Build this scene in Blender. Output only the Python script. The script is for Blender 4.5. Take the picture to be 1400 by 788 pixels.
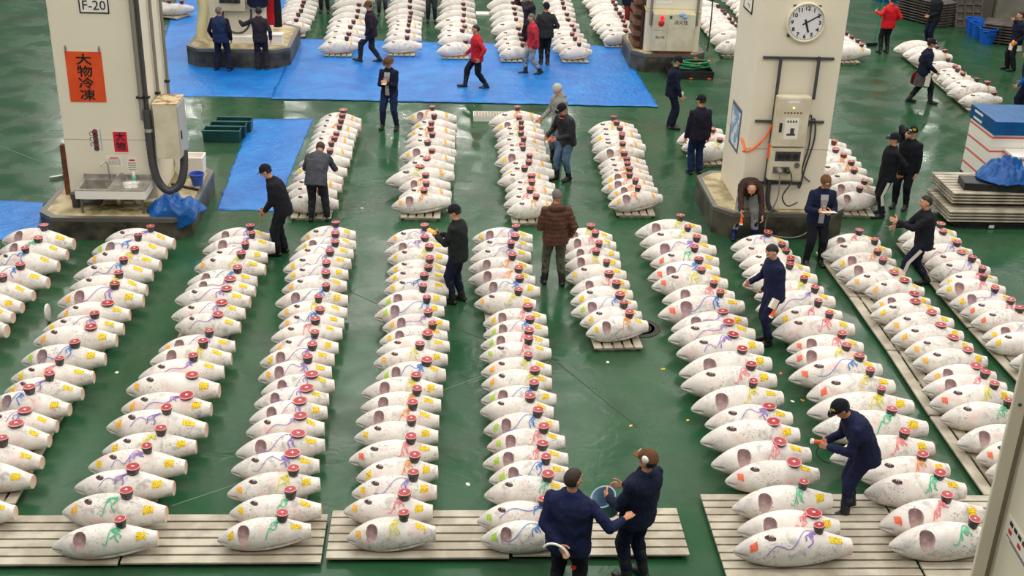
import bpy, bmesh, math, random
import numpy as np
from mathutils import Vector, Matrix, noise
from math import sin, cos, tan, pi, radians, degrees, sqrt, atan2, exp

for o in list(bpy.data.objects):
    bpy.data.objects.remove(o, do_unlink=True)
scene = bpy.context.scene
COL = scene.collection
random.seed(7)

# ------------------------------------------------------------------ camera
F_PX, PITCH, ROLL, CAM_H = 1655.0, radians(25.07), radians(2.0), 8.6
_F = Vector((0, cos(PITCH), -sin(PITCH)))
_R = Vector((1, 0, 0)); _U = _R.cross(_F)
R2 = _R * cos(ROLL) + _U * sin(ROLL)
U2 = -_R * sin(ROLL) + _U * cos(ROLL)
CAMP = Vector((0, 0, CAM_H))
cam = bpy.data.cameras.new('camera'); camo = bpy.data.objects.new('camera', cam); COL.objects.link(camo)
cam.sensor_width = 36.0; cam.lens = F_PX / 1400 * 36.0; cam.clip_end = 400
m = Matrix.Identity(4)
for i, v in enumerate((R2, U2, -_F)):
    for j in range(3): m[j][i] = v[j]
m.translation = CAMP
camo.matrix_world = m
scene.camera = camo

# ------------------------------------------------------------------ light
scene.view_settings.view_transform = 'Standard'
scene.view_settings.look = 'None'
scene.view_settings.exposure = 0.0
scene.view_settings.gamma = 1.0
scene.view_settings.use_curve_mapping = False
w = bpy.data.worlds.new('hall_air'); scene.world = w; w.use_nodes = True
w.node_tree.nodes['Background'].inputs[0].default_value = (1.0, 0.97, 0.92, 1)
w.node_tree.nodes['Background'].inputs[1].default_value = 0.17
LAMP_W = 330.0
def ceiling_lamp(x, y, size, watt):
    l = bpy.data.lights.new('ceiling_lamp', 'AREA'); l.shape = 'DISK'; l.size = size; l.energy = watt; l.color = (1.0, 0.965, 0.90)
    lo = bpy.data.objects.new('ceiling_lamp', l); COL.objects.link(lo); lo.location = (x, y, 14.0)
for ix in range(-3, 4):                 # unseen lamps over the near half, widened to soften their floor reflections
    for iy in range(0, 7): ceiling_lamp(ix * 6.5 + 1.0, 3 + iy * 8.5, 5.0, LAMP_W)
for x, y in ((-27, 76), (-20, 70), (-14, 72), (-7.5, 74), (-3, 68), (2.5, 74), (18, 72), (26, 74), (-24, 62)): ceiling_lamp(x, y, .8, 420)   # small bare lamps far down the hall

# ------------------------------------------------------------------ pixel -> place
def ray(px, py):
    return (_F + R2 * ((px - 700) / F_PX) + U2 * ((394 - py) / F_PX))
def at(px, py, z=0.0):
    d = ray(px, py); t = (z - CAM_H) / d.z
    return CAMP + d * t
YAW = radians(3.5)                      # the hall's own axes against the camera's heading
EX = Vector((cos(YAW), sin(YAW), 0)); EY = Vector((-sin(YAW), cos(YAW), 0)); EZ = Vector((0, 0, 1))
def on_plane(px, py, p0, n):
    d = ray(px, py); t = (p0 - CAMP).dot(n) / d.dot(n)
    return CAMP + d * t

# ------------------------------------------------------------------ mesh helpers
class MB:
    def __init__(s): s.v = []; s.f = []; s.uv = {}
    def add(s, vs, fs):
        n = len(s.v); s.v += [tuple(v) for v in vs]; s.f += [tuple(i + n for i in f) for f in fs]; return n
    def box(s, c, size, rot=None):
        c = Vector(c); hx, hy, hz = size[0] / 2, size[1] / 2, size[2] / 2
        vs = [Vector((x * hx, y * hy, z * hz)) for z in (-1, 1) for y in (-1, 1) for x in (-1, 1)]
        if rot is not None: vs = [rot @ v for v in vs]
        s.add([c + v for v in vs], [(0, 2, 3, 1), (4, 5, 7, 6), (0, 1, 5, 4), (2, 6, 7, 3), (0, 4, 6, 2), (1, 3, 7, 5)])
    def bbox(s, x0, x1, y0, y1, z0, z1): s.box(((x0 + x1) / 2, (y0 + y1) / 2, (z0 + z1) / 2), (x1 - x0, y1 - y0, z1 - z0))
    def loft(s, rings, cap=True, close=True):
        n = len(rings[0]); base = len(s.v)
        for r in rings: s.v += [tuple(p) for p in r]
        for i in range(len(rings) - 1):
            for j in range(n if close else n - 1):
                a = base + i * n + j; b = base + i * n + (j + 1) % n
                s.f.append((a, b, b + n, a + n))
        if cap:
            s.f.append(tuple(base + j for j in range(n))[::-1])
            s.f.append(tuple(base + (len(rings) - 1) * n + j for j in range(n)))
    def cone(s, a, b, r1, r2, seg=12, round_caps=False, fx=1.0):
        a = Vector(a); b = Vector(b); d = (b - a)
        L = d.length
        if L < 1e-6: d = Vector((0, 0, 1))
        d = d.normalized()
        x = d.orthogonal().normalized() if abs(d.z) > .999 else d.cross(Vector((0, 0, 1))).normalized()
        y = d.cross(x)
        st = []
        if round_caps:
            for k in range(1, 5):
                th = pi / 2 * k / 5; st.append((a - d * r1 * cos(th), r1 * sin(th)))
        st.append((a, r1)); st.append((b, r2))
        if round_caps:
            for k in range(4, 0, -1):
                th = pi / 2 * k / 5; st.append((b + d * r2 * cos(th), r2 * sin(th)))
        s.loft([[c + (x * cos(2 * pi * j / seg) * fx + y * sin(2 * pi * j / seg)) * r for j in range(seg)] for c, r in st])
    def tube(s, pts, r, seg=8):
        pts = [Vector(p) for p in pts]; rings = []; px = None
        for i, p in enumerate(pts):
            d = (pts[min(i + 1, len(pts) - 1)] - pts[max(i - 1, 0)]).normalized()
            if px is None: px = d.orthogonal().normalized()
            px = (px - d * px.dot(d)).normalized(); y = d.cross(px)
            rr = r[i] if isinstance(r, (list, tuple)) else r
            rings.append([p + (px * cos(2 * pi * j / seg) + y * sin(2 * pi * j / seg)) * rr for j in range(seg)])
        s.loft(rings)
    def lathe(s, prof, c=(0, 0, 0), seg=24, sx=1, sy=1, frame=None):
        c = Vector(c); rings = []
        for r, z in prof:
            ring = [Vector((cos(2 * pi * j / seg) * r * sx, sin(2 * pi * j / seg) * r * sy, z)) for j in range(seg)]
            if frame is not None: ring = [frame @ p for p in ring]
            rings.append([c + p for p in ring])
        s.loft(rings)
    def ell(s, c, rad, frame=None, seg=14, rings=9):
        prof = [(sin(pi * k / rings), -cos(pi * k / rings)) for k in range(1, rings)]
        c = Vector(c); rr = []
        for r, z in prof:
            ring = [Vector((cos(2 * pi * j / seg) * r * rad[0], sin(2 * pi * j / seg) * r * rad[1], z * rad[2])) for j in range(seg)]
            if frame is not None: ring = [frame @ p for p in ring]
            rr.append([c + p for p in ring])
        s.loft(rr)
    def prism(s, poly, z0, z1):
        s.loft([[Vector((p[0], p[1], z0)) for p in poly], [Vector((p[0], p[1], z1)) for p in poly]])
    def ribbon(s, pts, ups, w):
        pts = [Vector(p) for p in pts]; L = []; Rr = []
        for i, p in enumerate(pts):
            d = (pts[min(i + 1, len(pts) - 1)] - pts[max(i - 1, 0)]).normalized()
            sd = d.cross(ups[i]).normalized() * w / 2
            L.append(p - sd); Rr.append(p + sd)
        up = [u * .002 for u in ups]
        rings = [[L[i], Rr[i], Rr[i] + up[i], L[i] + up[i]] for i in range(len(pts))]
        s.loft(rings)
    def mesh(s, name, mat, smooth=False, bevel=0):
        me = bpy.data.meshes.new(name); me.from_pydata(s.v, [], s.f)
        bm = bmesh.new(); bm.from_mesh(me)
        if bevel:
            es = [e for e in bm.edges if len(e.link_faces) == 2 and e.calc_face_angle(0) > .5]
            bmesh.ops.bevel(bm, geom=es, offset=bevel, segments=2, affect='EDGES', profile=.5, clamp_overlap=True)
        bmesh.ops.recalc_face_normals(bm, faces=bm.faces[:])
        bm.to_mesh(me); bm.free()
        for m_ in (mat if isinstance(mat, (list, tuple)) else [mat]): me.materials.append(m_)
        if smooth:
            me.shade_smooth()
            try: me.set_sharp_from_angle(angle=radians(smooth if smooth is not True else 40))
            except Exception: pass
        me.update()
        return me
    def build(s, name, mat, parent=None, smooth=False, bevel=0, label=None):
        return link(name, s.mesh(name, mat, smooth, bevel), parent, label)

def link(name, me, parent=None, label=None, loc=None, rotz=None):
    o = bpy.data.objects.new(name, me); COL.objects.link(o)
    if parent is not None: o.parent = parent
    if label: o['label'] = label
    if loc is not None: o.location = loc
    if rotz is not None: o.rotation_euler[2] = rotz
    return o
def tag(o, label, cat, group=None, kind=None):
    if label: o['label'] = label
    if cat: o['category'] = cat
    if group: o['group'] = group
    if kind: o['kind'] = kind
    return o
def thing(name, label, cat, loc=(0, 0, 0), rotz=YAW, group=None):
    o = bpy.data.objects.new(name, None); COL.objects.link(o); o.empty_display_size = .1
    o.location = loc; o.rotation_euler = (0, 0, rotz)
    return tag(o, label, cat, group)
def place(o, loc, rotz=YAW):
    o.location = loc; o.rotation_euler = (0, 0, rotz); return o
def copy_tree(o, parent=None):
    c = o.copy(); COL.objects.link(c); c.parent = parent
    for ch in list(o.children): copy_tree(ch, c)
    return c
def text_obj(name, body, size, M, mat, parent=None, ext=.0015, sx=1.0, bold=0.0):
    cu = bpy.data.curves.new(name, 'FONT'); cu.body = body; cu.size = size; cu.align_x = 'CENTER'; cu.align_y = 'CENTER'
    cu.extrude = ext; cu.offset = bold; cu.resolution_u = 2; cu.space_line = .92
    t = bpy.data.objects.new(name, cu); COL.objects.link(t)
    bpy.context.view_layer.update()
    dg = bpy.context.evaluated_depsgraph_get()
    me = bpy.data.meshes.new_from_object(t.evaluated_get(dg)); bpy.data.objects.remove(t, do_unlink=True)
    me.transform(M @ Matrix.Diagonal((sx, 1, 1, 1))); me.materials.clear(); me.materials.append(mat)
    return link(name, me, parent)
def wall_M(x, y, z):        # text facing local -y
    M_ = Matrix(((1, 0, 0, x), (0, 0, -1, y), (0, 1, 0, z), (0, 0, 0, 1)))
    return M_

# ------------------------------------------------------------------ materials
def mat(name, col, rough=.5, metal=0.0, spec=.5, nscale=0, namt=0.0, bump=0.0, bscale=30, col2=None, coord='Object', emit=0, c2_lo=.4, c2_hi=.6):
    M_ = bpy.data.materials.new(name); M_.use_nodes = True; nt = M_.node_tree; b = nt.nodes['Principled BSDF']
    b.inputs['Base Color'].default_value = (*col, 1); b.inputs['Roughness'].default_value = rough
    b.inputs['Metallic'].default_value = metal; b.inputs['Specular IOR Level'].default_value = spec
    tc = nt.nodes.new('ShaderNodeTexCoord')
    if col2 is not None:
        n = nt.nodes.new('ShaderNodeTexNoise'); n.inputs['Scale'].default_value = nscale or 5; n.inputs['Detail'].default_value = 6
        nt.links.new(tc.outputs[coord], n.inputs['Vector'])
        r = nt.nodes.new('ShaderNodeValToRGB'); r.color_ramp.elements[0].position = c2_lo; r.color_ramp.elements[1].position = c2_hi
        r.color_ramp.elements[0].color = (*col, 1); r.color_ramp.elements[1].color = (*col2, 1)
        nt.links.new(n.outputs['Fac'], r.inputs[0]); nt.links.new(r.outputs[0], b.inputs['Base Color'])
    if bump:
        n = nt.nodes.new('ShaderNodeTexNoise'); n.inputs['Scale'].default_value = bscale; n.inputs['Detail'].default_value = 4
        nt.links.new(tc.outputs[coord], n.inputs['Vector'])
        bp = nt.nodes.new('ShaderNodeBump'); bp.inputs['Strength'].default_value = bump; bp.inputs['Distance'].default_value = .02
        nt.links.new(n.outputs['Fac'], bp.inputs['Height']); nt.links.new(bp.outputs[0], b.inputs['Normal'])
    if emit:
        b.inputs['Emission Color'].default_value = (*col, 1); b.inputs['Emission Strength'].default_value = emit
    return M_
def s(r, g, b):     # sRGB 0-255 to linear
    return tuple(((c / 255) / 12.92 if c / 255 <= .04045 else ((c / 255 + .055) / 1.055) ** 2.4) for c in (r, g, b))

def floor_mat():
    M_ = bpy.data.materials.new('green_epoxy'); M_.use_nodes = True; nt = M_.node_tree; b = nt.nodes['Principled BSDF']
    N = nt.nodes.new; L = nt.links.new
    tc = N('ShaderNodeTexCoord')
    def noi(sc, det=5, dist=0, vec=None):
        n = N('ShaderNodeTexNoise'); n.inputs['Scale'].default_value = sc; n.inputs['Detail'].default_value = det; n.inputs['Distortion'].default_value = dist
        L(vec or tc.outputs['Object'], n.inputs['Vector']); return n.outputs['Fac']
    def ramp(x, p0, c0, p1, c1):
        r = N('ShaderNodeValToRGB'); e = r.color_ramp.elements; e[0].position = p0; e[0].color = (*c0, 1); e[1].position = p1; e[1].color = (*c1, 1)
        L(x, r.inputs[0]); return r.outputs[0]
    def mix(f, a, c):
        m_ = N('ShaderNodeMix'); m_.data_type = 'RGBA'; L(f, m_.inputs[0]); L(a, m_.inputs[6]); L(c, m_.inputs[7]); return m_.outputs[2]
    g = ramp(noi(.35, 4, .6), .35, s(30, 74, 46), .7, s(46, 88, 58))
    dirt = ramp(noi(.7, 5, .4), .42, (0, 0, 0), .80, (1, 1, 1))
    c = mix(dirt, g, ramp(noi(6, 6), .3, s(46, 62, 48), .7, s(58, 76, 58)))
    fine = ramp(noi(3.0, 7, .2), .5, (0, 0, 0), .85, (.45, .45, .45))
    c = mix(fine, c, ramp(noi(14, 3), .3, s(30, 80, 48), .8, s(62, 104, 74)))
    L(c, b.inputs['Base Color'])
    rr = ramp(noi(1.1, 4, .3), .40, (.16, .16, .16), .66, (.38, .38, .38)); L(rr, b.inputs['Roughness'])
    b.inputs['Specular IOR Level'].default_value = .26
    mp = N('ShaderNodeMapping'); mp.inputs['Scale'].default_value = (1, 1, 1); L(tc.outputs['Object'], mp.inputs[0])
    b1 = N('ShaderNodeBump'); b1.inputs['Strength'].default_value = .22; b1.inputs['Distance'].default_value = .02; L(noi(4.5, 5, .8, mp.outputs[0]), b1.inputs['Height'])
    L(b1.outputs[0], b.inputs['Normal'])
    return M_
def tuna_mat(name, c0, gl=.0):
    M_ = bpy.data.materials.new(name); M_.use_nodes = True; nt = M_.node_tree; b = nt.nodes['Principled BSDF']
    N = nt.nodes.new; L = nt.links.new
    tc = N('ShaderNodeTexCoord'); oi = N('ShaderNodeObjectInfo')
    off = N('ShaderNodeVectorMath'); off.operation = 'MULTIPLY_ADD'; L(oi.outputs['Random'], off.inputs[0]); off.inputs[1].default_value = (37, 53, 71); L(tc.outputs['Object'], off.inputs[2])
    V = off.outputs[0]
    def noi(sc, det=5, dist=0):
        n = N('ShaderNodeTexNoise'); n.inputs['Scale'].default_value = sc; n.inputs['Detail'].default_value = det; n.inputs['Distortion'].default_value = dist
        L(V, n.inputs['Vector']); return n.outputs['Fac']
    def ramp(x, p0, c0, p1, c1):
        r = N('ShaderNodeValToRGB'); e = r.color_ramp.elements; e[0].position = p0; e[0].color = (*c0, 1); e[1].position = p1; e[1].color = (*c1, 1)
        L(x, r.inputs[0]); return r.outputs[0]
    def mix(f, a, c):
        m_ = N('ShaderNodeMix'); m_.data_type = 'RGBA'; L(f, m_.inputs[0]); L(a, m_.inputs[6]); L(c, m_.inputs[7]); return m_.outputs[2]
    def mul(a, c):
        m_ = N('ShaderNodeMath'); m_.operation = 'MULTIPLY'; L(a, m_.inputs[0]); L(c, m_.inputs[1]); return m_.outputs[0]
    base = ramp(noi(5, 4, .5), .3, s(224, 216, 208), .7, c0)
    spots = ramp(noi(46, 4), .57, (0, 0, 0), .68, (1, 1, 1))
    zone = ramp(noi(3.2, 3), .44, (0, 0, 0), .60, (1, 1, 1))
    grey = N('ShaderNodeRGB'); grey.outputs[0].default_value = (*s(134, 132, 128), 1)
    c = mix(mul(spots, zone), base, grey.outputs[0])
    sm = ramp(noi(9, 8, .6), .50, (0, 0, 0), .68, (.8, .8, .8))
    g2 = N('ShaderNodeRGB'); g2.outputs[0].default_value = (*s(168, 165, 160), 1)
    zone2 = ramp(noi(2.4, 3), .42, (0, 0, 0), .56, (1, 1, 1))
    c = mix(mul(sm, zone2), c, g2.outputs[0])
    pk = N('ShaderNodeRGB'); pk.outputs[0].default_value = (*s(236, 190, 184), 1)
    pz = ramp(noi(4.3, 3), .56, (0, 0, 0), .70, (.6, .6, .6))
    c = mix(pz, c, pk.outputs[0])
    sx = N('ShaderNodeSeparateXYZ'); L(tc.outputs['Object'], sx.inputs[0]); mr_ = N('ShaderNodeMapRange'); L(sx.outputs[0], mr_.inputs[0])
    mr_.inputs[1].default_value = -.36; mr_.inputs[2].default_value = -.50; mr_.inputs[3].default_value = 0; mr_.inputs[4].default_value = .5
    hd = N('ShaderNodeRGB'); hd.outputs[0].default_value = (*s(186, 184, 180), 1); c = mix(mr_.outputs[0], c, hd.outputs[0])
    L(c, b.inputs['Base Color']); b.inputs['Roughness'].default_value = .5; b.inputs['Specular IOR Level'].default_value = .35
    b1 = N('ShaderNodeBump'); b1.inputs['Strength'].default_value = .35; b1.inputs['Distance'].default_value = .012; L(noi(16, 5), b1.inputs['Height']); L(b1.outputs[0], b.inputs['Normal'])
    return M_
def cloth(name, c, rough=.85, amt=.5):
    d = tuple(x * .72 for x in c)
    return mat(name, c, rough, col2=d, nscale=9, bump=amt, bscale=26, spec=.25)
def sticker_mat(name, c, ink):
    M_ = bpy.data.materials.new(name); M_.use_nodes = True; nt = M_.node_tree; b = nt.nodes['Principled BSDF']
    N = nt.nodes.new; L = nt.links.new
    tc = N('ShaderNodeTexCoord'); n = N('ShaderNodeTexNoise'); n.inputs['Scale'].default_value = 85; n.inputs['Detail'].default_value = 1
    oi = N('ShaderNodeObjectInfo'); off = N('ShaderNodeVectorMath'); off.operation = 'MULTIPLY_ADD'; L(oi.outputs['Random'], off.inputs[0]); off.inputs[1].default_value = (37, 53, 71); L(tc.outputs['Object'], off.inputs[2])
    L(off.outputs[0], n.inputs['Vector'])
    r = N('ShaderNodeValToRGB'); e = r.color_ramp.elements; e[0].position = .56; e[0].color = (*c, 1); e[1].position = .6; e[1].color = (*ink, 1)
    L(n.outputs['Fac'], r.inputs[0]); L(r.outputs[0], b.inputs['Base Color']); b.inputs['Roughness'].default_value = .5
    return M_
M = dict(
    floor=floor_mat(),
    tuna=tuna_mat('frosted_tuna_skin', s(242, 237, 230)),
    gill=mat('gill_flesh', s(196, 168, 162), .6, col2=s(140, 112, 114), nscale=7, bump=.15, bscale=25),
    slit=mat('gill_slit', s(104, 76, 78), .6, col2=s(60, 44, 48), nscale=28),
    cut=mat('frozen_cut', s(232, 216, 196), .55, col2=s(240, 190, 170), nscale=8),
    ysti=sticker_mat('yellow_sticker', s(244, 212, 28), s(150, 80, 20)),
    osti=sticker_mat('orange_sticker', s(246, 186, 70), s(214, 130, 60)),
    rsti=sticker_mat('red_sticker', s(238, 120, 84), s(215, 70, 60)),
    gsti=sticker_mat('green_sticker', s(178, 214, 70), s(120, 170, 60)),
    skin_dark=mat('tuna_dark_skin', s(46, 42, 44), .4, col2=s(88, 80, 78), nscale=18, bump=.3),
    flesh=mat('red_flesh', s(150, 24, 40), .35, col2=s(176, 46, 58), nscale=30),
    rim=mat('flesh_rim', s(226, 160, 156), .4),
    bone=mat('bone_white', s(246, 226, 214), .5),
    pallet=mat('grey_pallet_board', s(190, 182, 164), .42, col2=s(160, 150, 132), nscale=3, bump=.25, bscale=40),
    pallet_d=mat('worn_pallet_board', s(96, 88, 82), .65, col2=s(70, 64, 60), nscale=4, bump=.25, bscale=40),
    pillar=mat('cream_painted_column', s(230, 222, 202), .55, col2=s(222, 214, 192), nscale=.9, bump=.04, bscale=5, c2_lo=.3, c2_hi=.8),
    seam=mat('panel_seam', s(150, 142, 124), .6),
    conc=mat('wet_concrete', s(88, 82, 70), .5, col2=s(44, 42, 36), nscale=2.4, bump=.4, bscale=14),
    conc_top=mat('stained_concrete_top', s(196, 180, 142), .6, col2=s(142, 128, 92), nscale=3.0, bump=.3, bscale=20),
    steel=mat('brushed_steel', s(190, 186, 178), .30, .55, col2=s(160, 156, 148), nscale=6),
    edge=mat('steel_edging', s(120, 116, 108), .45, .6),
    dark=mat('black_rubber', s(26, 26, 28), .45, col2=s(40, 40, 42), nscale=6),
    conduit=mat('dark_conduit', s(72, 72, 74), .45, .2),
    pipe=mat('grey_pipe', s(128, 124, 114), .5),
    box=mat('cabinet_cream', s(212, 204, 182), .45, col2=s(198, 188, 160), nscale=3),
    white=mat('white_plastic', s(236, 232, 224), .5),
    foam=mat('white_foam', s(240, 236, 228), .7, bump=.1, bscale=60),
    paper=mat('white_paper', s(232, 226, 212), .7),
    black=mat('black_ink', s(22, 20, 24), .5),
    red=mat('red_paint', s(200, 30, 36), .5),
    redpaper=mat('red_paper', s(206, 30, 52), .6),
    orange=mat('orange_banner', s(226, 84, 30), .7, col2=s(214, 72, 24), nscale=3),
    orangep=mat('orange_plastic', s(250, 100, 30), .45),
    rust=mat('rust', s(128, 72, 40), .8, col2=s(90, 52, 34), nscale=9),
    wood=mat('brown_wood', s(110, 66, 40), .65, col2=s(78, 48, 32), nscale=6),
    teal=mat('dark_teal_plastic', s(16, 58, 58), .4, col2=s(24, 72, 68), nscale=4),
    bluep=mat('blue_plastic', s(6, 84, 146), .35, col2=s(4, 72, 132), nscale=5),
    bluet=mat('blue_tub_plastic', s(14, 96, 200), .35, col2=s(10, 80, 176), nscale=5),
    bucket=mat('blue_bucket_plastic', s(56, 92, 186), .4),
    lbucket=mat('pale_blue_plastic', s(136, 168, 190), .4),
    tarp=None,
    greenhose=mat('green_hose', s(20, 120, 74), .4),
    pole=mat('green_pole', s(30, 150, 110), .4),
    grime=mat('green_grime', s(96, 110, 50), .8, col2=s(140, 130, 80), nscale=12),
    wallg=mat('grey_wall_paint', s(132, 128, 118), .6, col2=s(112, 108, 98), nscale=1.5),
    redstripe=mat('red_stripe', s(226, 84, 84), .6),
    iron=mat('manhole_iron', s(40, 42, 40), .5, .5, col2=s(56, 54, 48), nscale=10),
)
def tarp_mat(nm='blue_tarpaulin', ca=(4, 96, 184), cb=(26, 132, 212)):
    M_ = bpy.data.materials.new(nm); M_.use_nodes = True; nt = M_.node_tree; b = nt.nodes['Principled BSDF']
    N = nt.nodes.new; L = nt.links.new; tc = N('ShaderNodeTexCoord')
    n = N('ShaderNodeTexNoise'); n.inputs['Scale'].default_value = 1.1; n.inputs['Detail'].default_value = 8; n.inputs['Distortion'].default_value = 1.2; L(tc.outputs['Object'], n.inputs['Vector'])
    r = N('ShaderNodeValToRGB'); e = r.color_ramp.elements; e[0].position = .3; e[0].color = (*s(*ca), 1); e[1].position = .75; e[1].color = (*s(*cb), 1)
    L(n.outputs['Fac'], r.inputs[0]); L(r.outputs[0], b.inputs['Base Color']); b.inputs['Roughness'].default_value = .38
    n2 = N('ShaderNodeTexNoise'); n2.inputs['Scale'].default_value = 4; n2.inputs['Detail'].default_value = 7; n2.inputs['Distortion'].default_value = 1.5; L(tc.outputs['Object'], n2.inputs['Vector'])
    bp = N('ShaderNodeBump'); bp.inputs['Strength'].default_value = .6; bp.inputs['Distance'].default_value = .05; L(n2.outputs['Fac'], bp.inputs['Height']); L(bp.outputs[0], b.inputs['Normal'])
    return M_
M['tarp'] = tarp_mat(); M['tarp2'] = tarp_mat('deep_blue_tarpaulin', (0, 68, 136), (2, 96, 176))
RIB = {'p': ('purple', mat('purple_ribbon', s(150, 118, 196), .5)), 'b': ('blue', mat('blue_ribbon', s(54, 122, 206), .5)),
       'G': ('green', mat('green_ribbon', s(84, 196, 146), .5)), 'o': ('orange', mat('orange_ribbon', s(246, 154, 70), .5)),
       'r': ('pink', mat('pink_ribbon', s(240, 132, 140), .5)), 'y': ('yellow', mat('yellow_ribbon', s(226, 216, 70), .5))}
# ------------------------------------------------------------------ floor
fl = MB(); fl.bbox(-40, 40, -3, 75, -.3, 0)
tag(fl.build('floor', M['floor']), None, None, kind='structure')
# ------------------------------------------------------------------ where each tuna lies: crop corner, crop scale, then nose, tail, slice x, marks
# marks: g open gill, S belly slit, F flat wide slice; ribbon letter before ':' ; head sticker after ':' (y o r n)
ROWS = []
def row(where, kind, items): ROWS.append((where, kind, items))
def C(x0, y0, sc, txt):
    out = []
    for ln in txt.strip().splitlines():
        p = ln.split(); a = [float(q) for q in p[:5]]
        fl_ = p[5] if len(p) > 5 else '-'
        out.append((x0 + a[0] / sc, y0 + a[1] / sc, x0 + a[2] / sc, y0 + a[3] / sc, (a[4] - a[0]) / (a[2] - a[0]), fl_))
    return out
P = {'P1': (0, 300, 4), 'P2': (0, 490, 4), 'P3': (230, 300, 4), 'P4': (230, 490, 4), 'P5': (470, 300, 4), 'P6': (470, 490, 4), 'P7': (740, 290, 4), 'P8': (870, 470, 4),
     'Q1': (980, 310, 4), 'Q2': (1050, 470, 4), 'Q3': (1050, 290, 4), 'M1': (380, 140, 4.923), 'M2': (650, 140, 4.923), 'T1': (360, 0, 5.385), 'T2': (580, 0, 5.385), 'T3': (780, 0, 5.385),
     'I': (0, 588, 3.94), 'J': (350, 588, 3.94), 'K': (700, 588, 3.94), 'L': (1050, 588, 3.94), 'D': (1050, 200, 3.94), 'U': (1050, 0, 3.94), 'X': (0, 0, 1)}
def R_(*a):
    out = []
    for k in range(0, len(a), 2): out += C(*P[a[k]], a[k + 1])
    return out
row('first row from left', 'front', R_('P1', '''12 125 405 140 253 g
-15 190 370 192 220 G,g
-60 250 320 258 155 b
-110 320 262 348 125 b
-180 390 183 415 28 y
-250 450 120 480 -40
-310 500 70 535 -90
-370 560 25 625 -130'''))
row('second row from left', 'front', R_('P1', '''580 118 950 140 832 p:r,F
503 190 910 190 765 b,g:n
480 235 872 260 748 y:o
402 325 835 308 686 b
380 385 803 388 662 y
310 485 788 437 638 p,g:o
310 540 712 515 597 -,F:o
235 612 675 600 528 p:y
182 680 638 665 507 -,F:o
110 800 580 750 423 b,g:n''', 'P2', '''55 125 515 95 337 r:y
22 190 450 192 283 p:y
-50 240 368 290 177 b,g
-100 360 308 365 148 p,F
-150 420 265 452 100 -,F
-210 520 210 585 28
-280 610 150 700 -30''', 'I', '-350 450 50 440 -80'))
row('third row from left', 'front', R_('P3', '''220 118 555 98 452 p,g
188 185 582 152 462 p,g
182 232 542 205 427 p
152 262 522 290 402 y:o
105 350 485 338 383 b,g
92 392 475 392 343 p,g,F
42 440 443 460 323 p,F
17 535 420 515 298 p,F
38 590 392 588 277 p,F
-55 725 365 690 228 p,g:o
-100 785 345 765 200 y,g''', 'P2', '''757 115 1225 75 1065 p
690 185 1200 182 1058 -,F:o
663 285 1155 280 1028 p,F:o
588 380 1125 405 923 p:o
560 515 1072 482 888 y:y
483 600 1015 595 818 p:y
408 710 950 710 737 p''', 'I', '''342 440 890 465 695 G:o
275 655 850 560 663 G,g,S'''))
row('fourth row from left', 'front', R_('P3', '''722 118 1022 88 917 p:o
693 172 1025 140 915 p,g:y
662 225 1010 190 915 p
628 280 998 245 887 p:y
635 325 983 300 867 p:y
620 390 975 362 865 -:o
585 465 982 445 867 b,g
600 520 978 517 825 y:o
612 590 953 572 830 b:o
562 655 950 622 808 r
555 722 930 700 802 p:o
500 790 908 765 790 p,g:y''', 'P4', '''492 115 892 75 767 p,g:o
507 190 907 145 787 p,g,F
468 255 878 222 760 p,g,F
443 340 868 292 724 p,g,F
425 410 853 385 727 p,F
368 525 855 475 712 p,g,F
343 615 825 585 683 p,F
322 745 828 685 687 y:o''', 'J', '''-144 450 350 430 190 G:y
-209 590 295 540 143 G,g,S:y'''))
row('fifth row from left', 'front', R_('P5', '''235 125 550 112 443 p:o
223 180 565 165 443 p,g
238 220 572 225 465 y:y
235 290 572 285 470 -:y
225 340 572 330 462 -:y
220 395 572 385 440 b:y
187 465 558 445 430 -,g:n
167 535 545 500 452 b,g:n
210 595 575 580 463 p,g:o
195 670 563 635 484 o,g:y
178 725 575 690 455 -
162 790 565 765 414 y:o''', 'P6', '''178 115 552 90 450 b,g:n
97 195 540 178 395 y,g
90 275 530 255 397 o,g
65 350 520 345 377 o,g
57 435 515 425 371 -:y
27 560 512 515 365 r:r
68 660 512 620 386 o:y
43 740 507 730 380 p:y''', 'J', '''475 425 948 450 800 r:o
487 585 965 555 797 y,g,S:o'''))
row('sixth row from left', 'front', R_('P5', '''702 110 1030 105 941 p,g:y
700 170 1030 155 935 p
688 225 1020 205 912 p
682 270 1030 275 920 o,g
680 335 1045 335 952 o,g
718 380 1070 405 960 b,g
712 465 1050 465 950 y:o
770 575 1095 545 1000 r,g:y
762 635 1112 610 1015 b,g:n
748 695 1120 680 1010 r,g:n
742 750 1130 725 1005 r:n''', 'P6', '''750 80 1132 65 1003 y:o
752 150 1135 140 1043 y:o
750 230 1160 222 1038 b,g:n
745 285 1145 300 1018 -
765 400 1172 375 1055 b,g:n
783 485 1205 455 1090 r,g:n
760 580 1222 550 1080 r,g:n
795 670 1225 625 1100 b,g:n
768 750 1220 720 1110 G''', 'J', '''1210 490 1620 460 1534 b:n
1232 590 1650 575 1540 b,g:n'''))
row('short seventh row from left', 'front', R_('P7', '''100 155 375 150 264 y,g
112 200 398 190 290 r,g
118 250 425 245 311 r,g
122 300 430 298 296 y,g
132 360 462 352 351 -:y
158 440 475 400 365 r,g
162 500 490 450 402 -:y
165 560 512 505 421 b,g:n
215 615 538 562 443 -:y
255 680 565 612 470 o,g,S:y'''))
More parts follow.
